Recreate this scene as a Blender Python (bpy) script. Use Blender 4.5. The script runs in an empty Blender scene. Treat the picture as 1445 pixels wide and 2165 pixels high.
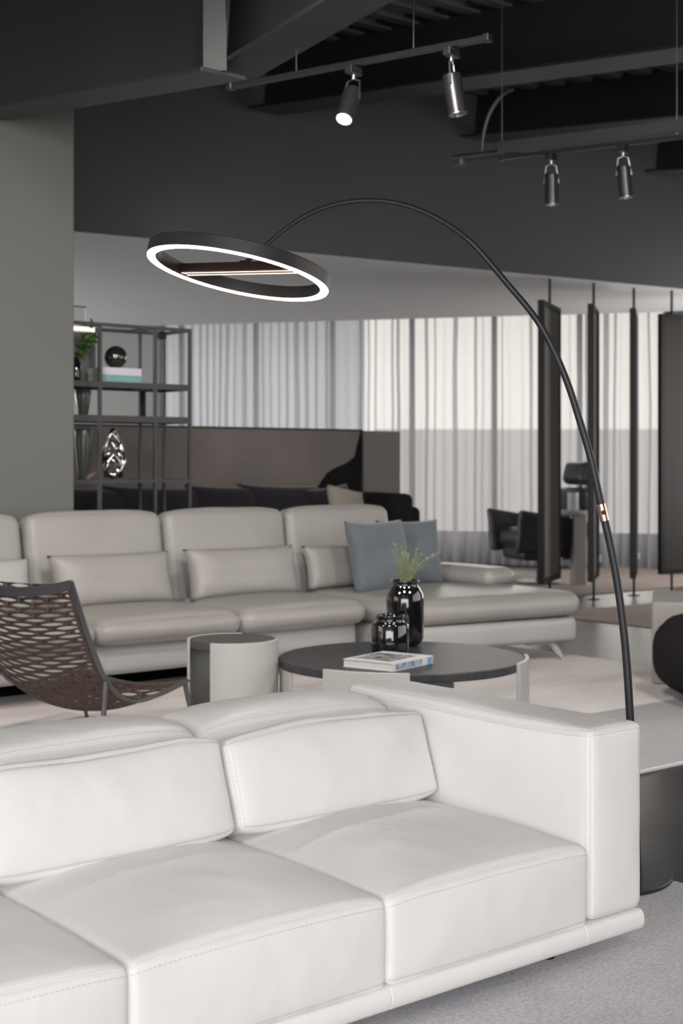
import bpy, math, random
from mathutils import Vector, Matrix, noise
random.seed(7)
S = bpy.context.scene
C = S.collection
PI = math.pi
def R(d): return math.radians(d)

# ------------------------------------------------------------------ camera
F_PX, CX, HOR, CAM_H = 3007.0, 722.5, 980.0, 1.31
cd = bpy.data.cameras.new('camera'); cam = bpy.data.objects.new('camera', cd); C.objects.link(cam)
cam.location = (0, 0, CAM_H); cam.rotation_euler = (R(90), 0, 0)
cd.sensor_fit = 'VERTICAL'; cd.sensor_height = 36.0; cd.sensor_width = 24.0
cd.lens = 50.0; cd.shift_y = -102.5 / 2165.0
cd.clip_start = .05; cd.clip_end = 400
cd.dof.use_dof = True; cd.dof.focus_distance = 4.1; cd.dof.aperture_fstop = 4.0; cd.dof.aperture_blades = 9
S.camera = cam
S.view_settings.view_transform = 'Standard'; S.view_settings.look = 'None'
S.view_settings.gamma = 1.0; S.view_settings.exposure = 0.0; S.view_settings.use_curve_mapping = False

# ------------------------------------------------------------------ world and large lights
w = bpy.data.worlds.new('world'); S.world = w; w.use_nodes = True
nt = w.node_tree; nt.nodes.clear()
wo = nt.nodes.new('ShaderNodeOutputWorld'); bg = nt.nodes.new('ShaderNodeBackground')
bg.inputs[0].default_value = (1.0, .945, .87, 1); bg.inputs[1].default_value = 1.42
nt.links.new(bg.outputs[0], wo.inputs[0])

def area(name, loc, rot, sx, sy, power, col=(1, 1, 1), spread=180):
    l = bpy.data.lights.new(name, 'AREA'); l.shape = 'RECTANGLE'; l.size = sx; l.size_y = sy
    l.energy = power; l.color = col; l.spread = R(spread)
    o = bpy.data.objects.new(name, l); C.objects.link(o); o.location = loc; o.rotation_euler = rot
    return o
# daylight entering through the window wall behind the photographer (faces +Y)
area('daylight_rear_windows', (-.6, -4.05, 1.85), (R(90), 0, 0), 9.0, 2.9, 555, (.98, .99, 1.0))
# daylight from the side windows on the left of the showroom
area('daylight_left_windows', (-6.9, 3.6, 1.9), (R(90), 0, R(-90)), 6.0, 2.4, 95, (1.0, .965, .94))
area('added_right_fill', (5.1, 6.2, 1.9), (R(90), 0, R(90)), 6.0, 2.4, 90, (1.0, .98, .965))  # added light, no window there: lifts the rugs on the right
area('added_far_right_fill', (5.1, 14.6, 1.7), (R(90), 0, R(90)), 3.6, 2.4, 110, (1.0, .98, .965))  # added for the screen infills and curtain; this wall has no window
area('added_far_left_fill', (-7.8, 15.6, 1.3), (R(90), 0, R(-90)), 6.0, 2.2, 330, (1.0, .985, .97))  # added to brighten the low far ceiling; no window in this wall
# daylight through the curtained glazing at the far end (outside the glass, shining in)
sl = bpy.data.lights.new('sun', 'SUN'); sl.energy = 3.0; sl.angle = R(50); sl.color = (1.0, .96, .9)
so = bpy.data.objects.new('sun', sl); C.objects.link(so); so.rotation_euler = Vector((.12, .86, .5)).to_track_quat('Z', 'Y').to_euler(); so.location = (3, 30, 20)

# ------------------------------------------------------------------ frames and helpers
ANG = R(39.48)
E1 = Vector((math.cos(ANG), math.sin(ANG), 0)); E2 = Vector((-math.sin(ANG), math.cos(ANG), 0))
O = Vector((.804, 3.83, 0))
def L(s, t, z=0): return O + E1 * s + E2 * t + Vector((0, 0, z))
def at(px, py, D): return Vector(((px - CX) / F_PX * D, D, CAM_H + (HOR - py) / F_PX * D))
def on_line(px, t):     # s on the line E2 = t that lies in the vertical plane of column px
    k = (px - CX) / F_PX; b = O + E2 * t
    return (k * b.y - b.x) / (E1.x - k * E1.y)

def nodes(m): return m.node_tree.nodes, m.node_tree.links
def mat(name, col, rough=.5, metal=0, var=0, vscale=4, bump=0, bscale=200, emit=None, estr=0,
        trans=0, ior=1.45, coat=0, sheen=0, alpha=1, col2=None, spec=.5, stretch=None, bdist=.002):
    m = bpy.data.materials.new(name); m.use_nodes = True; n, l = nodes(m)
    b = n['Principled BSDF']
    b.inputs['Base Color'].default_value = (*col, 1); b.inputs['Roughness'].default_value = rough
    b.inputs['Metallic'].default_value = metal; b.inputs['IOR'].default_value = ior
    b.inputs['Transmission Weight'].default_value = trans; b.inputs['Coat Weight'].default_value = coat
    b.inputs['Sheen Weight'].default_value = sheen; b.inputs['Specular IOR Level'].default_value = spec
    b.inputs['Alpha'].default_value = alpha
    if emit: b.inputs['Emission Color'].default_value = (*emit, 1); b.inputs['Emission Strength'].default_value = estr
    tc = n.new('ShaderNodeTexCoord'); src = tc.outputs['Object']
    if stretch:
        mp = n.new('ShaderNodeMapping'); mp.inputs['Scale'].default_value = stretch
        l.new(src, mp.inputs[0]); src = mp.outputs[0]
    c2 = col2 or tuple(max(0, c * (1 - var)) for c in col)
    nz = n.new('ShaderNodeTexNoise'); nz.inputs['Scale'].default_value = vscale; nz.inputs['Detail'].default_value = 6
    l.new(src, nz.inputs['Vector'])
    rp = n.new('ShaderNodeValToRGB'); rp.color_ramp.elements[0].position = .35; rp.color_ramp.elements[1].position = .65
    rp.color_ramp.elements[0].color = (*c2, 1); rp.color_ramp.elements[1].color = (*col, 1)
    l.new(nz.outputs[0], rp.inputs[0]); l.new(rp.outputs[0], b.inputs['Base Color'])
    if bump:
        n2 = n.new('ShaderNodeTexNoise'); n2.inputs['Scale'].default_value = bscale; n2.inputs['Detail'].default_value = 4
        l.new(src, n2.inputs['Vector'])
        bp = n.new('ShaderNodeBump'); bp.inputs['Strength'].default_value = bump; bp.inputs['Distance'].default_value = bdist
        l.new(n2.outputs[0], bp.inputs['Height']); l.new(bp.outputs[0], b.inputs['Normal'])
    return m

M = {}
M['white_leather'] = mat('white_leather', (.82, .805, .785), .42, var=.03, vscale=3, bump=.25, bscale=260, spec=.35)
def soft_creases(m, sc, st, dist):      # broad shallow leather creases under the fine grain
    n, l = nodes(m); b = n['Principled BSDF']; old = b.inputs['Normal'].links[0].from_node
    tc = n.new('ShaderNodeTexCoord'); nz = n.new('ShaderNodeTexNoise'); nz.inputs['Scale'].default_value = sc; nz.inputs['Detail'].default_value = 3
    nz.inputs['Distortion'].default_value = .8; l.new(tc.outputs['Object'], nz.inputs['Vector'])
    bp = n.new('ShaderNodeBump'); bp.inputs['Strength'].default_value = st; bp.inputs['Distance'].default_value = dist
    l.new(nz.outputs[0], bp.inputs['Height']); l.new(bp.outputs[0], old.inputs['Normal'])
soft_creases(M['white_leather'], 7, .35, .010)
M['stitch'] = mat('stitch_thread', (.62, .57, .52), .7, var=.1)
M['grey_leather'] = mat('grey_leather', (.345, .328, .312), .38, var=.05, vscale=3, bump=.25, bscale=220, spec=.45)
M['base_leather'] = mat('base_leather', (.42, .42, .412), .4, var=.03, vscale=3, spec=.4)
M['black_steel'] = mat('black_steel', (.012, .012, .013), .5, metal=0, spec=.35, var=.1)
M['lamp_metal'] = mat('lamp_metal', (.045, .045, .048), .42, metal=.5, var=.1, vscale=30)
M['ring_metal'] = mat('ring_metal', (.06, .055, .052), .45, metal=.5, var=.08)
M['copper'] = mat('copper', (.80, .50, .40), .25, metal=1, var=.05)
M['bronze'] = mat('bronze', (.075, .048, .040), .4, metal=.7, var=.1)
M['led'] = mat('led_diffuser', (1, 1, 1), .5, emit=(1.0, .86, .76), estr=9)
M['led_line'] = mat('led_line', (1, .9, .85), .5, emit=(1.0, .72, .56), estr=2.2)
M['beam_paint'] = mat('beam_paint', (.024, .0235, .0245), .42, var=.12, vscale=1.5, spec=.9)
M['deck_paint'] = mat('deck_paint', (.15, .15, .151), .55, var=.15, vscale=2)
M['bulkhead'] = mat('bulkhead_paint', (.085, .085, .085), .75, var=.06, vscale=.8)
M['ceil_paint'] = mat('ceiling_paint', (.72, .715, .71), .8, var=.03)
M['wall_green'] = mat('wall_paint_sage', (.150, .152, .140), .8, var=.03, vscale=.7)
M['wall_grey'] = mat('wall_paint_grey', (.30, .30, .295), .8, var=.03)
M['wall_dark'] = mat('wall_paint_dark', (.045, .043, .042), .8, var=.05)
M['chrome'] = mat('brushed_metal', (.5, .5, .5), .28, metal=1, var=.05)
M['spot_black'] = mat('spot_black', (.05, .05, .052), .35, metal=.8, var=.1)
M['spot_lens'] = mat('spot_lens', (1, 1, 1), .4, emit=(.93, 1, .97), estr=2.6)
M['spot_off'] = mat('spot_lens_off', (.5, .5, .48), .3, var=.05)
M['shelf_metal'] = mat('shelf_metal', (.070, .070, .072), .5, metal=.35, var=.1)
M['table_stone'] = mat('dark_veneer', (.055, .052, .054), .42, var=.4, vscale=5, stretch=(1, 9, 1), col2=(.032, .032, .037), spec=.28)
M['lacquer'] = mat('pale_lacquer', (.42, .415, .40), .45, var=.02)
M['lacquer_top'] = mat('grey_lacquer_top', (.075, .072, .07), .5, var=.1)
M['chair_frame'] = mat('chair_frame', (.12, .12, .122), .42, metal=.5, var=.06)
M['weave'] = mat('brown_saddle_leather', (.072, .046, .034), .55, var=.25, vscale=60, bump=.3, bscale=300)
M['blue_fabric'] = mat('blue_grey_fabric', (.135, .155, .175), .9, sheen=.3, var=.2, vscale=4, bump=.4, bscale=350)
M['black_glass'] = mat('black_glass', (.004, .004, .005), .04, var=0, spec=.7, coat=1)
M['smoke_glass'] = mat('smoke_glass', (.30, .31, .32), .03, trans=.93, ior=1.45)
M['grass'] = mat('grass_green', (.26, .30, .13), .6, var=.35, vscale=20)
M['leaf'] = mat('leaf_green', (.10, .22, .045), .55, var=.4, vscale=20)
M['paper'] = mat('book_paper', (.62, .60, .57), .8, var=.05, stretch=(1, 1, 200), vscale=3)
M['cover_white'] = mat('book_cover_white', (.58, .58, .59), .4, var=.02)
M['cover_lilac'] = mat('book_cover_lilac', (.62, .61, .66), .6, var=.02)
M['cover_teal'] = mat('book_cover_teal', (.22, .42, .41), .6, var=.15, vscale=25)
M['photo_print'] = mat('cover_photo', (.40, .39, .40), .3, vscale=22, col2=(.04, .04, .055))
M['spine_print'] = mat('spine_print', (.38, .45, .55), .4, vscale=40, col2=(.10, .12, .16))
M['spine_blue'] = mat('spine_blue', (.18, .30, .52), .4)
M['black_fabric'] = mat('black_fabric', (.010, .009, .010), .9, var=.2, spec=.2)
M['dark_velvet'] = mat('dark_velvet', (.016, .014, .017), .8, sheen=.2, var=.3, spec=.25)
M['dark_leather'] = mat('plum_black_leather', (.028, .025, .031), .45, var=.15)
M['pouf_fabric'] = mat('pouf_fabric', (.017, .014, .019), .85, spec=.2, sheen=0, var=.2, vscale=5, bump=.3, bscale=200)
M['taupe_fabric'] = mat('taupe_fabric', (.17, .145, .135), .9, var=.1, vscale=10)
M['cream_fabric'] = mat('cream_fabric', (.36, .31, .27), .9, var=.1)
M['taupe_panel'] = mat('taupe_panel', (.19, .18, .17), .8, var=.06, vscale=5, stretch=(6, 6, .4))
M['taupe_box'] = mat('taupe_box', (.30, .28, .265), .6, var=.04)
M['brown_panel'] = mat('brown_panel', (.026, .019, .016), .6, var=.3, vscale=4, stretch=(8, 8, .3))
M['silver'] = mat('polished_silver', (.62, .58, .56), .12, metal=1, var=.1)
M['rug_edge'] = mat('rug_binding', (.62, .61, .62), .9, var=.05)
M['beige_rug'] = mat('beige_rug', (.36, .30, .265), .95, var=.12, vscale=2, bump=.4, bscale=150, spec=.1)
M['window_frame'] = mat('window_frame', (.05, .05, .052), .5, metal=.4, var=.05)
M['facade'] = mat('facade_outside', (.42, .46, .52), .8, var=.15, vscale=.2)
M['facade_low'] = mat('facade_low_outside', (.56, .56, .56), .8, var=.1, vscale=.2)
M['sill_dark'] = mat('sill_dark', (.06, .06, .065), .7, var=.1)
M['white_cup'] = mat('white_ceramic', (.45, .45, .46), .4)
M['glass_pane'] = mat('glass_pane', (.80, .86, .84), .05, trans=1, ior=1.1)

def wood_floor():
    m = bpy.data.materials.new('dark_plank_floor'); m.use_nodes = True; n, l = nodes(m); b = n['Principled BSDF']
    tc = n.new('ShaderNodeTexCoord'); mp = n.new('ShaderNodeMapping'); mp.inputs['Rotation'].default_value = (0, 0, R(8))
    l.new(tc.outputs['Object'], mp.inputs[0])
    br = n.new('ShaderNodeTexBrick'); br.inputs['Scale'].default_value = 1; br.inputs['Brick Width'].default_value = 1.6
    br.inputs['Row Height'].default_value = .16; br.inputs['Mortar Size'].default_value = .003
    br.inputs['Color1'].default_value = (.014, .013, .013, 1); br.inputs['Color2'].default_value = (.028, .026, .025, 1)
    br.inputs['Mortar'].default_value = (.006, .006, .006, 1); l.new(mp.outputs[0], br.inputs[0])
    m2 = n.new('ShaderNodeMapping'); m2.inputs['Scale'].default_value = (1.2, 22, 1); l.new(mp.outputs[0], m2.inputs[0])
    nz = n.new('ShaderNodeTexNoise'); nz.inputs['Scale'].default_value = 3; nz.inputs['Detail'].default_value = 8
    nz.inputs['Roughness'].default_value = .65; l.new(m2.outputs[0], nz.inputs['Vector'])
    rp = n.new('ShaderNodeValToRGB'); rp.color_ramp.elements[0].position = .3; rp.color_ramp.elements[1].position = .72
    rp.color_ramp.elements[0].color = (.45, .45, .45, 1); rp.color_ramp.elements[1].color = (2.0, 1.95, 1.95, 1); l.new(nz.outputs[0], rp.inputs[0])
    mx = n.new('ShaderNodeMix'); mx.data_type = 'RGBA'; mx.blend_type = 'MULTIPLY'; mx.inputs[0].default_value = 1
    l.new(br.outputs['Color'], mx.inputs[6]); l.new(rp.outputs[0], mx.inputs[7]); l.new(mx.outputs[2], b.inputs['Base Color'])
    b.inputs['Roughness'].default_value = .34; b.inputs['Specular IOR Level'].default_value = .16
    bp = n.new('ShaderNodeBump'); bp.inputs['Strength'].default_value = .25; bp.inputs['Distance'].default_value = .003
    l.new(nz.outputs[0], bp.inputs['Height']); l.new(bp.outputs[0], b.inputs['Normal'])
    return m
M['floor'] = wood_floor()

def rug_mat(name, cols, scale=1.6, stretch=(1, 1, 1), seed=0):
    m = bpy.data.materials.new(name); m.use_nodes = True; n, l = nodes(m); b = n['Principled BSDF']
    tc = n.new('ShaderNodeTexCoord'); mp = n.new('ShaderNodeMapping'); mp.inputs['Scale'].default_value = stretch
    mp.inputs['Location'].default_value = (seed, seed * .7, 0); l.new(tc.outputs['Object'], mp.inputs[0])
    nz = n.new('ShaderNodeTexNoise'); nz.inputs['Scale'].default_value = scale; nz.inputs['Detail'].default_value = 5; nz.inputs['Roughness'].default_value = .6
    l.new(mp.outputs[0], nz.inputs['Vector'])
    rp = n.new('ShaderNodeValToRGB'); e = rp.color_ramp.elements
    e[0].position = .32; e[0].color = (*cols[0], 1); e[1].position = .68; e[1].color = (*cols[-1], 1)
    for i, c in enumerate(cols[1:-1]):
        k = e.new(.32 + .36 * (i + 1) / (len(cols) - 1)); k.color = (*c, 1)
    l.new(nz.outputs[0], rp.inputs[0])
    f = n.new('ShaderNodeTexNoise'); f.inputs['Scale'].default_value = 90; f.inputs['Detail'].default_value = 5; f.inputs['Roughness'].default_value = .75
    l.new(tc.outputs['Object'], f.inputs['Vector'])
    fr = n.new('ShaderNodeValToRGB'); fr.color_ramp.elements[0].position = .3; fr.color_ramp.elements[1].position = .7
    fr.color_ramp.elements[0].color = (.62, .62, .62, 1); fr.color_ramp.elements[1].color = (1.22, 1.22, 1.22, 1); l.new(f.outputs[0], fr.inputs[0])
    mx = n.new('ShaderNodeMix'); mx.data_type = 'RGBA'; mx.blend_type = 'MULTIPLY'; mx.inputs[0].default_value = 1
    l.new(rp.outputs[0], mx.inputs[6]); l.new(fr.outputs[0], mx.inputs[7]); l.new(mx.outputs[2], b.inputs['Base Color'])
    b.inputs['Roughness'].default_value = .95; b.inputs['Specular IOR Level'].default_value = .1; b.inputs['Sheen Weight'].default_value = .25
    bp = n.new('ShaderNodeBump'); bp.inputs['Strength'].default_value = .8; bp.inputs['Distance'].default_value = .006
    l.new(f.outputs[0], bp.inputs['Height']); l.new(bp.outputs[0], b.inputs['Normal'])
    return m
M['rug_lilac'] = rug_mat('rug_lilac_grey', [(.58, .565, .61), (.68, .655, .68), (.76, .715, .72)], 1.7, (1, 1.6, 1))
M['rug_warm'] = rug_mat('rug_warm_grey', [(.56, .49, .47), (.76, .71, .69), (.84, .80, .78)], 1.0, (.5, 1.6, 1), 3)
M['rug_cool'] = rug_mat('rug_cool_grey', [(.30, .30, .32), (.36, .355, .37), (.41, .40, .40)], 1.3, (1, 1, 1), 5)

def curtain_mat(name, col, see):
    m = bpy.data.materials.new(name); m.use_nodes = True; n, l = nodes(m); n.clear()
    out = n.new('ShaderNodeOutputMaterial'); tr = n.new('ShaderNodeBsdfTransparent'); tl = n.new('ShaderNodeBsdfTranslucent'); df = n.new('ShaderNodeBsdfDiffuse')
    for s in (tl, df): s.inputs['Color'].default_value = (*col, 1)
    tc = n.new('ShaderNodeTexCoord'); mp = n.new('ShaderNodeMapping'); mp.inputs['Scale'].default_value = (60, 60, 300)
    nz = n.new('ShaderNodeTexNoise'); nz.inputs['Scale'].default_value = 1; nz.inputs['Detail'].default_value = 3
    l.new(tc.outputs['Object'], mp.inputs[0]); l.new(mp.outputs[0], nz.inputs['Vector'])
    mr = n.new('ShaderNodeMapRange'); mr.inputs['From Min'].default_value = .3; mr.inputs['From Max'].default_value = .7
    mr.inputs['To Min'].default_value = see - .12; mr.inputs['To Max'].default_value = see + .12; l.new(nz.outputs[0], mr.inputs[0])
    a = n.new('ShaderNodeMixShader'); a.inputs[0].default_value = .35; l.new(tl.outputs[0], a.inputs[1]); l.new(df.outputs[0], a.inputs[2])
    b = n.new('ShaderNodeMixShader'); l.new(mr.outputs[0], b.inputs[0]); l.new(a.outputs[0], b.inputs[1]); l.new(tr.outputs[0], b.inputs[2])
    l.new(b.outputs[0], out.inputs[0])
    return m
M['curtain'] = curtain_mat('sheer_curtain_cloth', (.55, .55, .58), .46)

def painting_mat():
    m = bpy.data.materials.new('abstract_canvas'); m.use_nodes = True; n, l = nodes(m); b = n['Principled BSDF']
    tc = n.new('ShaderNodeTexCoord'); nz = n.new('ShaderNodeTexNoise'); nz.inputs['Scale'].default_value = 1.1; nz.inputs['Detail'].default_value = 4
    l.new(tc.outputs['Object'], nz.inputs['Vector']); rp = n.new('ShaderNodeValToRGB')
    rp.color_ramp.elements[0].color = (.155, .137, .122, 1); rp.color_ramp.elements[1].color = (.20, .17, .158, 1)
    rp.color_ramp.elements[0].position = .35; rp.color_ramp.elements[1].position = .65
    l.new(nz.outputs[0], rp.inputs[0]); l.new(rp.outputs[0], b.inputs['Base Color']); b.inputs['Roughness'].default_value = .8
    return m
M['canvas'] = painting_mat()

def addp(o, label=None, cat=None, group=None, kind=None):
    if label: o['label'] = label
    if cat: o['category'] = cat
    if group: o['group'] = group
    if kind: o['kind'] = kind
    return o
def thing(name, label, cat, loc=(0, 0, 0), rz=0, group=None):
    o = bpy.data.objects.new(name, None); C.objects.link(o); o.location = loc; o.rotation_euler = (0, 0, rz); o.empty_display_size = .1
    return addp(o, label, cat, group)
def dup(root, loc, rz, label, group=None):
    r = root.copy(); C.objects.link(r); r.location = loc; r.rotation_euler = (0, 0, rz); r['label'] = label
    if group: r['group'] = group
    for ch in list(root.children):
        c = ch.copy(); C.objects.link(c); c.parent = r
        for g in ch.children:
            d = g.copy(); C.objects.link(d); d.parent = c
    return r

class MB:
    def __init__(s): s.v = []; s.f = []
    def add(s, vs, fs, mtx=None):
        k = len(s.v); s.v += [tuple(mtx @ Vector(p)) if mtx else tuple(p) for p in vs]; s.f += [tuple(i + k for i in f) for f in fs]; return s
    def box(s, a, b, mtx=None):
        x0, y0, z0 = a; x1, y1, z1 = b
        vs = [(x0, y0, z0), (x1, y0, z0), (x1, y1, z0), (x0, y1, z0), (x0, y0, z1), (x1, y0, z1), (x1, y1, z1), (x0, y1, z1)]
        return s.add(vs, [(0, 3, 2, 1), (4, 5, 6, 7), (0, 1, 5, 4), (1, 2, 6, 5), (2, 3, 7, 6), (3, 0, 4, 7)], mtx)
    def tube(s, pts, r, n=12, cap=True, mtx=None):
        pts = [Vector(p) for p in pts]; m = len(pts); rs = r if isinstance(r, (list, tuple)) else [r] * m
        vs = []; up = None
        for i, p in enumerate(pts):
            d = (pts[min(i + 1, m - 1)] - pts[max(i - 1, 0)]).normalized()
            if up is None:
                up = Vector((0, 0, 1)) if abs(d.z) < .9 else Vector((0, 1, 0))
            a = (up - d * up.dot(d)).normalized(); up = a; b = d.cross(a)
            for k in range(n):
                t = 2 * PI * k / n; vs.append(p + (a * math.cos(t) + b * math.sin(t)) * rs[i])
        fs = [(i * n + k, i * n + (k + 1) % n, (i + 1) * n + (k + 1) % n, (i + 1) * n + k) for i in range(m - 1) for k in range(n)]
        if cap: fs += [tuple(range(n - 1, -1, -1)), tuple((m - 1) * n + k for k in range(n))]
        return s.add(vs, fs, mtx)
    def lathe(s, prof, n=48, mtx=None, closed=False):
        vs = []; m = len(prof)
        for (r, z) in prof:
            for k in range(n): t = 2 * PI * k / n; vs.append((r * math.cos(t), r * math.sin(t), z))
        fs = []
        for i in range(m if closed else m - 1):
            j = (i + 1) % m
            for k in range(n): fs.append((i * n + k, i * n + (k + 1) % n, j * n + (k + 1) % n, j * n + k))
        if not closed:
            if prof[0][0] > 1e-5: fs.append(tuple(range(n - 1, -1, -1)))
            if prof[-1][0] > 1e-5: fs.append(tuple((m - 1) * n + k for k in range(n)))
        return s.add(vs, fs, mtx)
    def arc_plate(s, r0, r1, a0, a1, z0, z1, n=20):
        vs = []
        for i in range(n + 1):
            t = R(a0 + (a1 - a0) * i / n); c, q = math.cos(t), math.sin(t)
            vs += [(r0 * c, r0 * q, z0), (r1 * c, r1 * q, z0), (r1 * c, r1 * q, z1), (r0 * c, r0 * q, z1)]
        fs = [(0, 1, 2, 3), tuple(4 * n + k for k in (3, 2, 1, 0))]
        for i in range(n):
            for k in range(4): fs.append((4 * i + k, 4 * (i + 1) + k, 4 * (i + 1) + (k + 1) % 4, 4 * i + (k + 1) % 4))
        return s.add(vs, fs)
    def build(s, name, m, parent=None, smooth=True, bevel=0, seg=3, mtx=None, auto=40):
        me = bpy.data.meshes.new(name); me.from_pydata(s.v, [], s.f); me.validate(); me.update()
        import bmesh
        bm = bmesh.new(); bm.from_mesh(me); bmesh.ops.recalc_face_normals(bm, faces=bm.faces); bm.to_mesh(me); bm.free()
        if mtx is not None: me.transform(mtx)
        me.materials.append(m)
        o = bpy.data.objects.new(name, me); C.objects.link(o)
        if parent: o.parent = parent
        if smooth:
            for p in me.polygons: p.use_smooth = True
            if auto: me.set_sharp_from_angle(angle=R(auto))
        if bevel:
            b = o.modifiers.new('bevel', 'BEVEL'); b.width = bevel; b.segments = seg; b.limit_method = 'ANGLE'; b.angle_limit = R(35)
        return o

def struct(name, mb, m, **k):
    o = mb.build(name, m, **k); o['kind'] = 'structure'; return o

# a stuffed shape: rounded box whose faces swell, with soft creases
class Soft:
    def __init__(s, size, r=.03, bulge=(0, 0, 0), wr=0, wsc=6, seed=0, n=(24, 24, 12), extra=None, pw=1.0, bot=1.0):
        s.h = [x / 2 for x in size]; s.r = r; s.b = bulge; s.wr = wr; s.wsc = wsc; s.seed = seed; s.n = n; s.extra = extra; s.pw = pw; s.bot = bot
    def p(s, q):
        h, r = s.h, s.r
        inn = [max(-(h[i] - r), min(h[i] - r, q[i])) for i in range(3)]
        d = Vector([q[i] - inn[i] for i in range(3)])
        if d.length > 1e-9: d = d.normalized() * r
        u = [max(-1, min(1, q[i] / h[i])) for i in range(3)]
        e = [max(0, 1 - abs(x) ** 2.4) ** s.pw for x in u]
        P = Vector(inn) + d
        bz = s.b[2] * (1 if u[2] > 0 else s.bot)
        P.x += s.b[0] * u[0] * e[1] * e[2]; P.y += s.b[1] * u[1] * e[0] * e[2]; P.z += bz * u[2] * e[0] * e[1]
        if s.wr:
            k = Vector((q[0], q[1], q[2])) * s.wsc + Vector((s.seed * 3.1, s.seed * 1.7, s.seed))
            edge = max(e[0] * e[1], e[1] * e[2], e[0] * e[2])
            a = noise.noise(k) + .5 * noise.noise(k * 2.3)
            if d.length > 0: P += d.normalized() * a * s.wr * (.35 + .65 * edge)
        if s.extra: P = s.extra(P, u)
        return P
    def mb(s, mtx=None):
        h = s.h; idx = {}; vs = []; fs = []
        def vid(q):
            k = tuple(round(x, 6) for x in q)
            if k not in idx: idx[k] = len(vs); vs.append(s.p(q))
            return idx[k]
        def lin(ax):
            n = s.n[ax]; r = min(s.r, h[ax] * .98); H = h[ax]; m = 4
            c = [-H + r * (1 - math.cos(PI / 2 * i / m)) for i in range(m)]
            body = [-(H - r) + 2 * (H - r) * i / n for i in range(n + 1)]
            a = c[:1] + c[1:] + body + [-x for x in reversed(c)]
            out = []
            for x in a:
                if not out or abs(out[-1] - x) > 1e-5: out.append(x)
            return out
        G = [lin(0), lin(1), lin(2)]
        for ax in range(3):
            b, c = (ax + 1) % 3, (ax + 2) % 3
            for sg in (-1, 1):
                for i in range(len(G[b]) - 1):
                    for j in range(len(G[c]) - 1):
                        def Q(x, y):
                            q = [0, 0, 0]; q[ax] = sg * h[ax]; q[b] = x; q[c] = y; return q
                        f = [vid(Q(G[b][i], G[c][j])), vid(Q(G[b][i + 1], G[c][j])), vid(Q(G[b][i + 1], G[c][j + 1])), vid(Q(G[b][i], G[c][j + 1]))]
                        if sg < 0: f.reverse()
                        if len(set(f)) == 4: fs.append(f)
        m = MB(); m.add(vs, fs, mtx); return m
    def path(s, a, b, n=60):     # follow the surface from box point a to box point b
        a = Vector(a); b = Vector(b)
        return [s.p(a.lerp(b, i / n)) for i in range(n + 1)]

def resample(pts, step):
    out = [pts[0]]; acc = 0
    for i in range(1, len(pts)):
        seg = pts[i] - pts[i - 1]; ln = seg.length
        if ln < 1e-9: continue
        pos = step - acc
        while pos <= ln: out.append(pts[i - 1] + seg * (pos / ln)); pos += step
        acc = (acc + ln) % step
    return out
def stitches(mb, pts, L_=.0075, gap=.0045, r=.00085, mtx=None):
    q = resample(pts, (L_ + gap) / 3)
    i = 0
    while i + 2 < len(q):
        mb.tube([q[i], q[i + 2]], r, n=4, mtx=mtx); i += 3

# ------------------------------------------------------------------ room shell
m = MB(); m.box((-8, -5, -.1), (6.5, 23, 0)); struct('floor', m, M['floor'], smooth=False)
# sloping corrugated roof deck, falling towards the camera; ribs run across the beams
def deck_z(t): return 4.66 + .11 * (t - 6.82)
m = MB(); vs = []; fs = []; ss = [-9 + i * .05 for i in range(int(22 / .05))]
per = [0, 0, 0, -.045, -.045, -.045]
ts = []; t = -9.0
while t < 12.0:
    ts += [(t, 0), (t + .10, 0), (t + .14, -.05), (t + .26, -.05), (t + .30, 0)]; t += .30
for (tt, dz) in ts:
    for s_ in (-9, 12): p = L(s_, tt, deck_z(tt) + dz); vs.append(p)
fs = [(2 * i, 2 * i + 1, 2 * i + 3, 2 * i + 2) for i in range(len(ts) - 1)]
m.add(vs, fs); struct('ceiling', m, M['deck_paint'], smooth=False)
m = MB(); m.box((-8, -4.3, 0), (6.5, -4.15, 6)); struct('wall_rear', m, M['wall_grey'], smooth=False)
m = MB(); m.box((-8, -4.2, 0), (-7.9, 23, 6)); struct('wall_left', m, M['wall_grey'], smooth=False)
m = MB(); m.box((5.2, -4.2, 0), (5.35, 23, 6)); struct('wall_right', m, M['wall_dark'], smooth=False)
# window frames behind the photographer
m = MB()
for i in range(7): m.box((-5.1 + i * 1.5 - .03, -4.15, .35), (-5.1 + i * 1.5 + .03, -4.08, 3.15))
m.box((-5.1, -4.15, .35), (3.9, -4.08, .41)); m.box((-5.1, -4.15, 3.09), (3.9, -4.08, 3.15)); struct('window_2', m, M['window_frame'], smooth=False)

# dark bulkhead over the far half, with the low pale ceiling behind it
BK0 = Vector((-2.0, 10.7, 0)); BK1 = Vector((3.41, 14.2, 0)); bd = (BK1 - BK0).normalized(); bn = Vector((-bd.y, bd.x, 0))
def bk(s, t, z): return BK0 + bd * s + bn * t + Vector((0, 0, z))
m = MB(); a, b = -6.5, 9.0
vs = [bk(a, 0, 3.054), bk(b, 0, 3.054), bk(b, .2, 3.054), bk(a, .2, 3.054), bk(a, 0, 5.6), bk(b, 0, 5.6), bk(b, .2, 5.6), bk(a, .2, 5.6)]
m.add(vs, [(0, 3, 2, 1), (4, 5, 6, 7), (0, 1, 5, 4), (1, 2, 6, 5), (2, 3, 7, 6), (3, 0, 4, 7)]); struct('wall_upper', m, M['bulkhead'], smooth=False)
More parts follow.
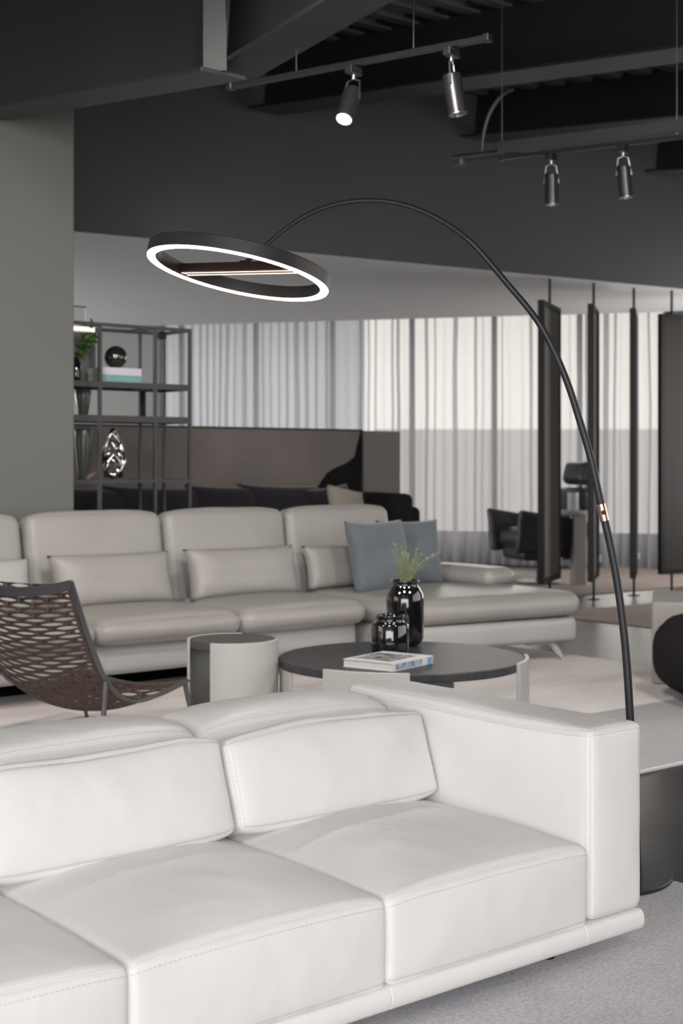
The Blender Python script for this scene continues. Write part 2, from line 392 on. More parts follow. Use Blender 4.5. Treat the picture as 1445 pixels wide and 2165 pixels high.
# curtain line at the far end
CU0 = Vector((-2.46, 19.6, 0)); CU1 = Vector((3.95, 17.55, 0)); cdv = (CU1 - CU0).normalized(); cn = Vector((-cdv.y, cdv.x, 0))
def cu(s, t, z): return CU0 + cdv * s + cn * t + Vector((0, 0, z))
CL = (CU1 - CU0).length
m = MB()
top = [bk(a, -.002, 3.05), bk(b, -.002, 3.05), Vector((5.2, 15.55, 3.05)), cu(CL, -1.25, 3.05), cu(0, -1.55, 3.05), cu(-5.5, -1.7, 3.05)]
vs = top + [p + Vector((0, 0, .06 if i > 1 else .003)) for i, p in enumerate(top)]; k = len(top)
m.add(vs, [tuple(range(k)), tuple(range(2 * k - 1, k - 1, -1))] + [(i, (i + 1) % k, k + (i + 1) % k, k + i) for i in range(k)])
struct('trim_1', m, M['ceil_paint'], smooth=False)
# roof over the curtain pocket
m = MB(); v0 = [cu(-6, -2.4, 3.6), cu(CL + 2, -2.4, 3.6), cu(CL + 2, 1.2, 3.6), cu(-6, 1.2, 3.6)]
m.add(v0 + [p + Vector((0, 0, .1)) for p in v0], [(0, 1, 2, 3), (4, 7, 6, 5), (0, 1, 5, 4), (1, 2, 6, 5), (2, 3, 7, 6), (3, 0, 4, 7)]); struct('trim_2', m, M['ceil_paint'], smooth=False)
# far window: sill, mullions, head
def cbox(mb, s0, s1, t0, t1, z0, z1):
    vs = [cu(s0, t0, z0), cu(s1, t0, z0), cu(s1, t1, z0), cu(s0, t1, z0), cu(s0, t0, z1), cu(s1, t0, z1), cu(s1, t1, z1), cu(s0, t1, z1)]
    mb.add(vs, [(0, 3, 2, 1), (4, 5, 6, 7), (0, 1, 5, 4), (1, 2, 6, 5), (2, 3, 7, 6), (3, 0, 4, 7)])
m = MB(); cbox(m, -6, CL + 2, .45, .6, 0, .36); struct('baseboard_far', m, M['sill_dark'], smooth=False)
m = MB()
for i in range(7): cbox(m, .05 + i * 1.12 - .03, .05 + i * 1.12 + .03, .48, .56, .36, 3.6)
cbox(m, 0, CL + 2, .48, .56, .36, .42); cbox(m, 0, CL + 2, .48, .56, 3.54, 3.6); wfr = struct('window_1', m, M['window_frame'], smooth=False)
m = MB(); cbox(m, -6, -.02, -.1, .1, 0, 3.6); struct('wall_far', m, M['wall_grey'], smooth=False)
# buildings outside
m = MB(); m.box((-30, 60, -12), (1.0, 70, 22)); o = m.build('neighbouring_building', M['facade'], smooth=False)
addp(o, 'tall pale blue-grey building outside behind the left curtain', 'building')
m = MB(); m.box((1.6, 70, -12), (40, 80, 3.0)); o = m.build('low_building', M['facade_low'], smooth=False)
addp(o, 'low grey building outside seen through the right curtain', 'building')

# sage column wall at left, in front of the shelf
ww = thing  # keep name short
m = MB()
vs = [L(-4.2, 5.62), L(1.384, 5.62), L(1.384, 5.80), L(-4.2, 5.80)]
m.add(vs + [p + Vector((0, 0, 4.4)) for p in vs], [(0, 3, 2, 1), (4, 5, 6, 7), (0, 1, 5, 4), (1, 2, 6, 5), (2, 3, 7, 6), (3, 0, 4, 7)])
struct('wall_partition', m, M['wall_green'], smooth=False, bevel=.01)

# ------------------------------------------------------------------ steel roof beams
def beam(P0, P1, depth, fw, label, k=0):
    t = thing('steel_beam', label, 'beam', P0)
    P0 = Vector(P0); P1 = Vector(P1) - P0; d = P1.normalized(); side = Vector((d.y, -d.x, 0)).normalized(); up = side.cross(d); up = up if up.z > 0 else -up
    mt = Matrix((( d.x, side.x, up.x, 0), (d.y, side.y, up.y, 0), (d.z, side.z, up.z, 0), (0, 0, 0, 1))); ln = P1.length
    MB().box((0, -fw / 2, 0), (ln, fw / 2, .022), mt).build('flange', M['beam_paint'], t, smooth=False, bevel=.004)
    MB().box((0, -fw / 2, depth - .022), (ln, fw / 2, depth), mt).build('flange', M['beam_paint'], t, smooth=False, bevel=.004)
    MB().box((0, -.009, .0225), (ln, .009, depth - .0225), mt).build('web', M['beam_paint'], t, smooth=False)
    return t, mt
NB = Vector((.636, -.772, -.11))
b1 = Vector((-2.05, 8.53, 3.4)); 
beam(b1 - NB * .9, b1 + NB * 2.35, 1.05, .26, 'deep dark steel girder crossing the top left corner above the sage wall')
b2 = Vector((-.62, 11.45, 4.14)); beam(b2, b2 + NB * 6.2, .5, .34, 'dark roof beam passing behind the two upper track spotlights')
b3 = Vector((1.19, 12.7, 4.2)); beam(b3, b3 + NB * 5.0, .52, .34, 'dark roof beam above the lower spotlight track at the right')
b4 = Vector((3.04, 13.75, 4.11)); beam(b4, b4 + NB * 3.0, .5, .34, 'dark beam end at the right edge of the picture above the screens')
gp = Vector((-.56, 6.98, 3.20)); gq = Vector((.52, 5.10, 3.24))
gt, gm = beam(gp, gq, .6, .25, 'diagonal steel girder whose lit underside runs up from the track end')
# vertical stiffener where the girder meets the beam
m = MB(); m.box((-.055, -.01, 0), (.055, .01, .62)); o = m.build('stiffener_plate', M['bulkhead'], gt, smooth=False, mtx=Matrix.Translation(at(455, 150, 6.70) - gp + Vector((0, 0, 0))))

# ------------------------------------------------------------------ track lights
def rail(P0, P1, label):
    t = thing('track_rail', label, 'track', P0); d = Vector(P1) - Vector(P0)
    a = math.atan2(d.y, d.x); h = math.hypot(d.x, d.y); mt = Matrix.Rotation(a, 4, 'Z') @ Matrix.Rotation(-math.atan2(d.z, h), 4, 'Y')
    MB().box((0, -.017, -.012), (d.length, .017, .012), mt).build('rail_body', M['spot_black'], t, smooth=False, bevel=.002)
    for x in (-.012, d.length - .012): MB().box((x, -.021, -.016), (x + .03, .021, .018), mt).build('end_cap', M['spot_black'], t, smooth=False, bevel=.004)
    return t, d, mt
r0 = at(487, 184, 6.75); r1 = at(1030, 81, 5.98)
tr1, d1, _ = rail(r0, r1, 'upper spotlight track hanging from two thin rods')
def at_px(P0, P1, px):
    k = (px - CX) / F_PX; P0 = Vector(P0); d = Vector(P1) - P0; t = (k * P0.y - P0.x) / (d.x - k * d.y); return P0 + d * t
for px in (627, 875):
    p = at_px(r0, r1, px); rel = p - O; tE = rel.dot(E2); zt = deck_z(tE) - .02
    MB().tube([p - r0, Vector((p.x, p.y, zt)) - r0], .0035, 8).build('suspension_rod', M['chrome'], tr1)
q0 = at(1062, 334, 8.32); q1 = at(1480, 285, 7.75)
tr2, d2, _ = rail(q0, q1, 'lower spotlight track under the beam at the right')
for px in (1062, 1432):
    p = at_px(q0, q1, px) ; zt = deck_z((p - O).dot(E2)) - .02
    MB().tube([p - q0 + Vector((0, 0, .01)), Vector((p.x, p.y, zt)) - q0], .0035, 8).build('suspension_rod', M['chrome'], tr2)
# shallow channel running beside the lower track
ct = thing('cable_tray', 'shallow dark cable tray running along above the lower spotlight track', 'tray', q0 + Vector((-.02, 0, .03)))
a2 = math.atan2(d2.y, d2.x); mt2 = Matrix.Rotation(a2, 4, 'Z') @ Matrix.Rotation(-math.atan2(d2.z, math.hypot(d2.x, d2.y)), 4, 'Y')
m = MB(); m.box((0, -.02, 0), (d2.length, .13, .006), mt2); m.box((0, -.02, .006), (d2.length, -.014, .06), mt2); m.box((0, .124, .006), (d2.length, .13, .06), mt2)
m.build('channel', M['beam_paint'], ct, smooth=False)
m = MB(); pp = [Vector((-.32, .06, .012)), Vector((-.15, .06, .012)), Vector((0, .06, .012)), Vector((.12, .06, .016))]
m.tube([mt2 @ p for p in pp], .022, 12); m.build('conduit', M['beam_paint'], ct)
m = MB(); m.tube([mt2 @ Vector((-.27, .06, .0)), mt2 @ Vector((-.27, .06, -.03))], .03, 16); m.build('junction_cap', M['beam_paint'], ct)
m = MB(); pts = []
for i in range(13):
    t = PI / 2 * i / 12; pts.append(mt2 @ Vector((-.14 + .2 * (1 - math.cos(t)), .08, .04 + .34 * math.sin(t))))
m.tube(pts, .012, 10); m.build('bent_conduit', M['beam_paint'], ct)

def spot(P, tilt_az, tilt, lit, label, s=1.0):
    t = thing('track_spotlight', label, 'spotlight', P, 0, 'black track spotlights')
    MB().box((-.018, -.045, -.05), (.018, .045, -.0125)).build('adapter', M['spot_black'], t, smooth=False, bevel=.003, mtx=Matrix.Rotation(R(-34), 4, 'Z'))
    MB().tube([(0, 0, -.05), (0, 0, -.07)], .01, 12).build('swivel', M['chrome'], t)
    ax = Vector((math.cos(tilt_az) * math.sin(tilt), math.sin(tilt_az) * math.sin(tilt), -math.cos(tilt)))
    q = ax.to_track_quat('Z', 'Y').to_matrix().to_4x4(); c = Vector((0, 0, -.12)) + ax * .012
    mt = Matrix.Translation(c) @ q
    side = Vector((-math.sin(tilt_az + R(0)), math.cos(tilt_az), 0))
    side = Vector((1, 0, 0)) if abs(side.x) < .2 else side * (1 if side.x > 0 else -1)
    side = (side - ax * side.dot(ax)).normalized()
    for sg in (-1, 1):
        a = Vector((0, 0, -.068)); b = a + side * sg * .03 + Vector((0, 0, -.012)); e = c + side * sg * .0445 + ax * .045
        MB().tube([a, b, e], .0045, 8).build('yoke_arm', M['chrome'], t)
    m = MB().lathe([(.0, -.006), (.036, -.006), (.040, .0), (.040, .165), (.037, .168), (.034, .160)], 32, mt); m.build('barrel', M['spot_black'], t, auto=30)
    MB().lathe([(.0, .1615), (.0338, .1615)], 32, mt).build('lens', M['spot_lens'] if lit else M['spot_off'], t, smooth=False)
    MB().lathe([(.0335, .150), (.0395, .1675), (.0395, .1705), (.0345, .1705)], 32, mt, closed=True).build('front_ring', M['chrome'], t)
    if lit:
        l = bpy.data.lights.new('spot_beam', 'SPOT'); l.energy = 60; l.spot_size = R(60); l.spot_blend = .6; l.shadow_soft_size = .03; l.color = (1, .98, .95)
        lo = bpy.data.objects.new('spot_beam', l); C.objects.link(lo); lo.parent = t; lo.location = c + ax * .18; lo.rotation_euler = (-ax).to_track_quat('Z', 'Y').to_euler()
    return t
spot(at_px(r0, r1, 748), R(-115), R(34), True, 'lit black track spotlight tilted towards the camera on the upper track')
spot(at_px(r0, r1, 955), R(-20), R(9), False, 'unlit black track spotlight at the right end of the upper track')
spot(at_px(q0, q1, 1166), R(0), R(1), False, 'black spotlight hanging straight down at the left of the lower track')
spot(at_px(q0, q1, 1318), R(0), R(5), False, 'black spotlight at the right of the lower track, slightly tilted')

# added unseen track with three spotlights, above and in front of the frame, lights the middle of the room
n0 = Vector((-2.6, 4.75, 3.55)); n1 = Vector((2.6, 4.75, 3.55)); tr3, d3, _ = rail(n0, n1, 'added spotlight track above the white sofa, out of the picture')
for x in (-2.4, 2.4):
    zt = deck_z((Vector((x, 4.75, 0)) - O).dot(E2)) - .02
    MB().tube([Vector((x, 4.75, 3.55)) - n0, Vector((x, 4.75, zt)) - n0], .0035, 8).build('suspension_rod', M['chrome'], tr3)
for i, x in enumerate((-2.2, 0, 2.2)):
    k = spot(Vector((x, 4.75, 3.55)), R(90), R(48), True, ('left', 'middle', 'right')[i] + ' added wide spotlight of the track above the white sofa, out of the picture')
    for c in k.children:
        if c.type == 'LIGHT': c.data.energy = 270; c.data.spot_size = R(115); c.data.spot_blend = .8; c.data.shadow_soft_size = .22; c.data.color = (1, .94, .88)
n2 = Vector((-2.0, 1.5, 3.3)); n3 = Vector((2.4, 1.5, 3.3)); tr4, d4, _ = rail(n2, n3, 'added spotlight track above the photographer, out of the picture')  # unseen track added to brighten the near rug and seat tops
for x in (-1.8, 2.2):
    MB().tube([Vector((x, 1.5, 3.3)) - n2, Vector((x, 1.5, deck_z((Vector((x, 1.5, 0)) - O).dot(E2)) - .02)) - n2], .0035, 8).build('suspension_rod', M['chrome'], tr4)
for i, x in enumerate((-1.2, 1.6)):
    k = spot(Vector((x, 1.5, 3.3)), R(90), R(12), True, ('left', 'right')[i] + ' added wide spotlight of the track above the photographer, out of the picture')
    for c in k.children:
        if c.type == 'LIGHT': c.data.energy = 72; c.data.spot_size = R(120); c.data.spot_blend = .8; c.data.shadow_soft_size = .3; c.data.color = (1, .94, .89)
# ------------------------------------------------------------------ curtains
def curtain(s0, s1, seed, label):
    rnd = random.Random(seed); pts = []; s = s0
    while s < s1:
        wv = rnd.uniform(.07, .16); dp = rnd.uniform(.05, .13); ov = rnd.uniform(.1, 1.0) * wv
        for i in range(10):
            t = i / 10 * 2 * PI
            pts.append((s + wv * (i / 10) + ov * math.sin(t) * .5 , dp / 2 * math.cos(t)))
        s += wv
    zs = [.015, .3, .8, 1.4, 2.0, 2.6, 3.1, 3.5]; vs = []; n = len(pts)
    for z in zs:
        for (x, y) in pts:
            g = 1 + .12 * noise.noise(Vector((x * 2, z * .6, seed)))
            vs.append(cu(x + .02 * noise.noise(Vector((x * 3, z * .8, seed + 9))), y * g, z))
    fs = [(j * n + i, j * n + i + 1, (j + 1) * n + i + 1, (j + 1) * n + i) for j in range(len(zs) - 1) for i in range(n - 1)]
    o = MB().add(vs, fs).build('sheer_curtain', M['curtain'], auto=0); addp(o, label, 'curtain')
curtain(0.0, 2.85, 3, 'sheer grey pleated curtain behind the metal shelf and the long picture')
curtain(2.8, CL, 11, 'sheer curtain backlit by bright sky behind the pivoting screens')

# ------------------------------------------------------------------ rugs
def rug(name, s0, s1, t0, t1, z, mt, label, th=.012, edge=True):
    t = thing('rug' if not name else name, label, 'rug', L((s0 + s1) / 2, (t0 + t1) / 2, z), ANG); a, b = (s1 - s0) / 2, (t1 - t0) / 2
    MB().box((-a, -b, 0), (a, b, th)).build('pile', mt, t, smooth=False, bevel=.004)
    if edge:
        e = .012; m = MB(); m.box((-a - e, -b - e, 0), (a + e, -b - .0005, th * .9)); m.box((-a - e, b + .0005, 0), (a + e, b + e, th * .9))
        m.box((-a - e, -b, 0), (-a - .0005, b, th * .9)); m.box((a + .0005, -b, 0), (a + e, b, th * .9)); m.build('binding', M['rug_edge'], t, smooth=False)
    return t
rug('area_rug', -4.5, .56, -3.2, .86, .0, M['rug_lilac'], 'lilac grey mottled rug under the white leather sofa', edge=False)
rug('area_rug', -.6, 4.29, 2.46, 4.85, .0, M['rug_warm'], 'warm grey rug under the round coffee table and grey sofa')
rug('area_rug', 1.0, 5.2, 1.40, 2.43, .0, M['rug_cool'], 'cool grey rug with pale edge under the dark pouf')
rug('area_rug', 6.05, 8.4, 3.4, 5.95, .0, M['beige_rug'], 'small beige rug on the dark floor beyond the grey sofa', edge=False)
rug('area_rug', 7.6, 11.1, 6.9, 9.2, .0, M['beige_rug'], 'beige rug at the far end under the dark armchair', edge=False)

# ------------------------------------------------------------------ white leather sofa
sofa = thing('leather_sofa', 'large white leather sofa with low arm and stitched seams in the foreground', 'sofa', O + Vector((0, 0, .012)), ANG)
ZR = -.012   # children are given in floor heights, the sofa stands on the rug
WL = M['white_leather']
def T(x, y, z): return Matrix.Translation((x, y, z + ZR))
def seam_set(part, soft, mtx, paths, off=.011, piping=.0022, ro=True):
    """paths: list of (a, b, offA, offB): piping on the edge and a stitch row on each side"""
    for (a, b, oa, ob) in paths:
        MB().tube([p for p in soft.path(a, b, 80)], piping, 6, mtx=mtx).build('piping', WL, part)
        for ofs in (oa, ob):
            if ofs is None: continue
            sm = MB(); A = Vector(a) + Vector(ofs); B = Vector(b) + Vector(ofs)
            stitches(sm, soft.path(A, B, 120), mtx=mtx)
            if sm.v: sm.build('stitching', M['stitch'], part, smooth=False)['label'] = 'row of beige stitches'
W_ = .695
OFF = .016
x_r = -.207
seat_x = [x_r, x_r - .697, x_r - .697 - .68, x_r - .697 - .68 - .70]
for i in range(3):
    x1, x0 = seat_x[i], seat_x[i + 1]; cx = (x0 + x1) / 2; wd = x1 - x0 + .003
    def ext(P, u, wd=wd):
        # drop the front top corners a little and pull the front lower edge back
        f = max(0, -u[1]); P.z -= .012 * f * (abs(u[0]) ** 6) * max(0, u[2])
        if u[2] > 0: P.z += .020 * (1 - abs(u[0]) ** 2.2) * (1 - max(0, -u[1]) ** 3) * (u[2])
        P.z += .006 * math.exp(-((u[0]) ** 2) * 2) * f * max(0, u[2])
        return P
    sf = Soft((wd, .80, .215), r=.022, bulge=(0, .018, .022), wr=.0030, wsc=9, seed=i + 1, n=(40, 44, 16), extra=ext, pw=.8, bot=0)
    mt = T(cx, .40, .2155)
    st = sf.mb(mt).build('seat_cushion', WL, sofa, auto=0)
    h = sf.h
    P = [((-h[0], -h[1], h[2]), (h[0], -h[1], h[2]), (0, OFF + .006, 0), (0, 0, -OFF - .006)),
         ((-h[0] + .0, -h[1], -h[2]), (h[0], -h[1], -h[2]), (0, 0, OFF), None)]
    seam_set(st, sf, mt, P)
# arm
AS = (.213, 1.0, .50)
def aext(P, u):
    P.z -= .010 * (abs(u[0]) ** 4) * max(0, u[2]) * (1 - abs(u[1]) ** 8)
    P.z += .006 * max(0, u[2]) * max(0, u[1]); P.z += .002 * max(0, u[2]) * math.sin(u[1] * 5)
    return P
sf = Soft(AS, r=.024, bulge=(.012, .012, .012), wr=.003, wsc=6, seed=9, n=(16, 50, 24), extra=aext, pw=.8, bot=0)
mt = T(-.0955, .50, .364)
arm = sf.mb(mt).build('armrest', WL, sofa, auto=0); h = sf.h
seam_set(arm, sf, mt, [((-h[0], -h[1], h[2]), (-h[0], h[1], h[2]), (OFF, 0, 0), (0, 0, -OFF)),
                       ((-h[0], -h[1], -h[2]), (-h[0], -h[1], h[2]), (OFF, 0, 0), (0, OFF, 0)),
                       ((-h[0], -h[1], h[2]), (h[0], -h[1], h[2]), (0, OFF, 0), (0, 0, -OFF)),
                       ((h[0], -h[1], -h[2]), (h[0], -h[1], h[2]), (-OFF * .2, 0, 0), None),
                       ((-h[0], -h[1], -h[2]), (h[0], -h[1], -h[2]), (0, 0, OFF * .6), None)])
# back sections
for i in range(3):
    x1, x0 = (-.212, -.905, -1.60, -2.30)[i:i + 2]; cx = (x0 + x1) / 2; wd = x1 - x0 - .004
    def bext(P, u):
        P.z -= .016 * (abs(u[0]) ** 5) * max(0, u[2])
        P.z -= .012 * max(0, u[2]) * max(0, -u[1]) ** 2
        return P
    sf = Soft((wd, .26, .46), r=.034, bulge=(.0, .012, .020), wr=.0025, wsc=7, seed=20 + i, n=(40, 12, 22), extra=bext, pw=.8, bot=0)
    mt = T(cx, .89, .378); bkp = sf.mb(mt).build('backrest', WL, sofa, auto=0); h = sf.h
    seam_set(bkp, sf, mt, [((-h[0], -h[1], h[2]), (h[0], -h[1], h[2]), (0, OFF, 0), None),
                           ((-h[0], -h[1], -h[2] * .1), (-h[0], -h[1], h[2]), None, None), ((h[0], -h[1], -h[2] * .1), (h[0], -h[1], h[2]), None, None)])
# base rail: rolled leather, in two lengths split by a stitched joint
jo = MB()
prf = []
for i in range(13):
    t = -PI / 2 + PI * i / 12; prf.append((-.003 - .015 * math.cos(t), .0285 + .0265 * math.sin(t)))
prf += [(.99, .055), (.99, .002)]
for (a, b) in ((-.2335, -.001), (-.9065, -.2345), (-1.6205, -.9075), (-2.3, -1.6215)):
    vs = [(x, y, z + .0585 + ZR) for x in (a, b) for (y, z) in prf]; k = len(prf)
    fs = [tuple(range(k)), tuple(range(2 * k - 1, k - 1, -1))] + [(i, (i + 1) % k, k + (i + 1) % k, k + i) for i in range(k)]
    MB().add(vs, fs).build('base_rail', WL, sofa, bevel=.003)
MB().box((-2.28, .04, .10 + ZR), (-.06, .97, .27 + ZR)).build('inner_frame', WL, sofa, smooth=False, bevel=.01)
for (x, y) in ((-.26, .10), (-.26, .9), (-2.1, .10), (-2.1, .9)):
    MB().tube([(x, y, 0), (x, y, .0575 + ZR)], .022, 20).build('leg', M['black_steel'], sofa)

# loose lumbar cushions resting on the white seats
def lumbar(x0, x1, seed, label):
    t = thing('lumbar_cushion', label, 'cushion', L((x0 + x1) / 2, .665, .375), ANG, 'white lumbar cushions on the white sofa')
    tilt = Matrix.Rotation(R(-19), 4, 'X')
    def ext(P, u):
        P.z -= .010 * (abs(u[0]) ** 6) * u[2]
        P.y += .010 * abs(u[0]) ** 4
        P.z += .005 * math.sin(u[0] * 4 + seed) * max(0, u[2])
        return P
    sf = Soft((x1 - x0, .125, .258), r=.020, bulge=(.003, .034, .012), wr=.0048, wsc=8, seed=seed, n=(48, 10, 24), extra=ext, pw=.7)
    mt = Matrix.Translation((0, -.03, .084)) @ tilt
    c = sf.mb(mt).build('cushion_body', WL, t, auto=0); h = sf.h
    seam_set(c, sf, mt, [((-h[0], -h[1], h[2]), (h[0], -h[1], h[2]), (0, .012, 0), (0, 0, -.012)),
                         ((-h[0], -h[1], -h[2]), (-h[0], -h[1], h[2]), (.012, 0, 0), (0, .012, 0)),
                         ((h[0], -h[1], -h[2]), (h[0], -h[1], h[2]), None, (0, .012, 0)),
                         ((-h[0], h[1], h[2]), (h[0], h[1], h[2]), (0, -.010, 0), None),
                         ((-h[0], -h[1], -h[2]), (h[0], -h[1], -h[2]), (0, 0, .010), None)])
lumbar(-.925, -.222, 2, 'white leather lumbar cushion beside the arm of the white sofa')
lumbar(-1.65, -.937, 5, 'white leather lumbar cushion further from the arm, cut by the picture edge')

# ------------------------------------------------------------------ arc floor lamp
foot = at(1349, 1866, 4.5); foot.z = .012
lamp = thing('arc_floor_lamp', 'tall black arc floor lamp with a tilted glowing ring over the sofas', 'floor lamp', (.795, 4.49, .012), 0)
lo = Vector((.795, 4.49, .012))
MB().lathe([(0, 0), (.242, 0), (.246, .003), (.246, .010), (.243, .013), (0, .014)], 96).build('lamp_base', M['lamp_metal'], lamp, auto=30)
cen = at(503.5, 579, 4.6)
P_ = [(1349, 1864), (1345, 1760), (1340, 1650), (1333, 1515), (1326, 1400), (1317, 1310), (1305, 1225), (1291, 1150), (1272, 1070), (1252, 975), (1226, 888),
      (1203, 815), (1176, 750), (1145, 690), (1112, 645), (1080, 608), (1040, 560), (1000, 515), (960, 483), (925, 462), (890, 445), (850, 432), (805, 424.5),
      (760, 424.5), (715, 431), (675, 443), (640, 460), (605, 483), (575, 508), (545, 535), (518, 556)]
pts = []
for i, (px, py) in enumerate(P_): D = 4.5 + .1 * i / (len(P_) - 1); p = at(px, py, D); pts.append(p)
pts[0].z = .012 + .012
def catmull(P, k=6):
    out = []
    for i in range(len(P) - 1):
        a, b, c, d = P[max(i - 1, 0)], P[i], P[i + 1], P[min(i + 2, len(P) - 1)]
        for j in range(k):
            t = j / k; out.append(.5 * ((2 * b) + (c - a) * t + (2 * a - 5 * b + 4 * c - d) * t * t + (3 * b - a - 3 * c + d) * t ** 3))
    out.append(P[-1]); return out
cp = catmull(pts, 6)
for _ in range(6): cp = [cp[0]] + [(cp[i - 1] + cp[i] * 2 + cp[i + 1]) / 4 for i in range(1, len(cp) - 1)] + [cp[-1]]
n = len(cp)
ji = min(range(n), key=lambda i: abs(cp[i].z - at(1272, 1083, 4.52).z) + (5 if cp[i].x < .6 else 0))
def rad(i): return .0128 if i <= ji else .0125 - .0052 * (i - ji) / (n - ji)
low = cp[:ji + 1]; up_ = cp[ji:]
MB().tube([p - lo for p in low], [rad(i) for i in range(len(low))], 20).build('lower_pole', M['lamp_metal'], lamp)
# the upper part is wrapped in a fine spiral
us = []; acc = [0]
for i in range(1, len(up_)): acc.append(acc[-1] + (up_[i] - up_[i - 1]).length)
tot = acc[-1]; N = 900; rr = []; k = 0
for i in range(N + 1):
    d = tot * i / N
    while k < len(acc) - 2 and acc[k + 1] < d: k += 1
    f = (d - acc[k]) / max(1e-9, acc[k + 1] - acc[k]); us.append(up_[k].lerp(up_[k + 1], f))
    q = i / N; base = .0125 - .0055 * q
    amp = .0006 if q > .55 else 0
    rr.append(base + amp * (1 if (i % 4) < 2 else -1))
MB().tube([p - lo for p in us], rr, 16).build('upper_pole', M['lamp_metal'], lamp)
jd = (cp[ji + 3] - cp[ji - 3]).normalized(); jc = cp[ji]
m = MB(); m.tube([jc - lo - jd * .027, jc - lo + jd * .027], .0150, 24); jn = m.build('joint_sleeve', M['copper'], lamp); jn['label'] = 'copper joint sleeve'
fw = Vector((0, -1, 0)); fw = (fw - jd * fw.dot(jd)).normalized()
m = MB(); m.tube([jc - lo + fw * .010, jc - lo + fw * .019], .0075, 16); m.build('knob', M['black_steel'], jn)
# ring head
a11, a6 = R(11), R(6)
X = Vector((math.cos(a11), 0, -math.sin(a11))); Y = Vector((0, math.cos(a6), -math.sin(a6))); Y = (Y - X * Y.dot(X)).normalized(); Z = X.cross(Y)
hm = Matrix(((X.x, Y.x, Z.x, cen.x - lo.x), (X.y, Y.y, Z.y, cen.y - lo.y), (X.z, Y.z, Z.z, cen.z - lo.z), (0, 0, 0, 1)))
ro, ri = .300, .270
MB().lathe([(ro, 0), (ro, .040), (ro - .002, .042), (ri + .002, .042), (ri, .040), (ri, 0)], 144, hm, closed=True).build('ring_housing', M['ring_metal'], lamp, auto=30)
MB().lathe([(ro - .0015, -.0005), (ro - .003, -.004), (ri + .003, -.004), (ri + .0015, -.0005)], 144, hm, closed=True).build('led_diffuser', M['led'], lamp, auto=0)['label'] = 'glowing white ring'
bang = R(-42); bm_ = hm @ Matrix.Rotation(bang, 4, 'Z')
cb = MB().box((-ri + .001, -.017, .004), (ri - .001, .017, .036), bm_).build('cross_bar', M['bronze'], lamp, smooth=False, bevel=.003)
m = MB()
for y in (-.0125, .0125): m.box((-ri + .012, y - .0012, .0015), (ri - .012, y + .0012, .0036), bm_)
m.build('led_line', M['led_line'], cb, smooth=False)
e = bm_ @ Vector((0.0, 0, .036)); tip = pts[-1] - lo
MB().tube([e, e.lerp(tip, .5), tip], .0085, 14).build('swivel_joint', M['ring_metal'], lamp)
l = bpy.data.lights.new('ring_glow', 'AREA'); l.shape = 'DISK'; l.size = .5; l.energy = 5; l.color = (1, .84, .72)
o = bpy.data.objects.new('ring_glow', l); C.objects.link(o); o.parent = lamp; o.matrix_local = hm @ Matrix.Translation((0, 0, -.02)); o.visible_camera = True
bpy.data.objects.remove(o)

# ------------------------------------------------------------------ grey leather sofa
GT = .012
gs = thing('leather_sofa', 'grey leather sectional sofa with high backs and chaise behind the coffee table', 'sofa', L(0, 0, 0), ANG)
GL = M['grey_leather']
TT = Matrix.Translation
for i in range(3):
    x0 = .84 + .965 * (i - 1) ; x1 = x0 + .955
    # base
    Soft((x1 - x0 + .01, 1.02, .19), r=.05, bulge=(0, .012, 0), n=(14, 12, 6), bot=0).mb(TT(((x0 + x1) / 2, 4.96, .225))).build('base', M['base_leather'], gs, auto=0)
    # seat cushion with a fat rounded front
    def ext(P, u):
        P.z += .03 * max(0, -u[1]) ** 2 * max(0, u[2]) * 0 - .02 * abs(u[0]) ** 6 * max(0, u[2])
        return P
    Soft((x1 - x0 + .012, .92, .155), r=.072, bulge=(.010, .03, .022), wr=.003, wsc=5, seed=40 + i, n=(24, 24, 6), extra=ext).mb(TT(((x0 + x1) / 2, 4.80, .385))).build('seat_cushion', GL, gs, auto=0)
bx = [(.84 - .965 * 1, .84 - .015), (.85, 1.80), (1.815, 2.775), (2.79, 3.72)]
for i, (x0, x1) in enumerate(bx):
    mt = TT(((x0 + x1) / 2, 5.27, .69)) @ Matrix.Rotation(R(-9), 4, 'X')
    def ext(P, u):
        P.z -= .02 * abs(u[0]) ** 6 * max(0, u[2]); return P
    Soft((x1 - x0 - .012, .17, .64), r=.05, bulge=(.004, .03, .012), wr=.004, wsc=4, seed=50 + i, n=(24, 8, 20), extra=ext).mb(mt).build('backrest', GL, gs, auto=0)
# chaise: wide cushion that runs forward and right with a rounded end
def chx(z0, z1, grow, name, mt_, r_, bulge):
    def ext(P, u):
        # taper: right end swings forward
        x = P.x + .68; P.y -= .22 * (x / 1.36) * max(0, -u[1]) ** 1
        P.x -= .10 * max(0, u[1]) * max(0, u[0])
        if u[0] > 0: P.x -= .06 * abs(u[1]) ** 4 * u[0] ** 2
        return P
    Soft((1.42 + grow, 1.14 + grow, z1 - z0), r=r_, bulge=bulge, wr=.004, wsc=4, seed=61, n=(30, 26, 6), extra=ext, bot=.3).mb(TT((3.53, 4.60, (z0 + z1) / 2))).build(name, mt_, gs, auto=0)
chx(.295, .46, 0, 'chaise_cushion', GL, .078, (.02, .02, .02))
chx(.13, .292, -.05, 'chaise_base', M['base_leather'], .04, (.005, .01, 0))
for (x, y, dx, dy) in ((4.02, 3.93, .05, -.05), (4.02, 5.0, .05, .04), (.0, 4.5, -.03, -.04), (1.8, 4.56, 0, -.04)):
    m = MB(); m.tube([(x - .02, y + .02, .135), (x + dx, y + dy, .0)], [.028, .012], 12); m.tube([(x - .02, y + .02, .135), (x - .24, y + .02, .142)], [.018, .022], 10)
    m.build('leg', M['lacquer'], gs)
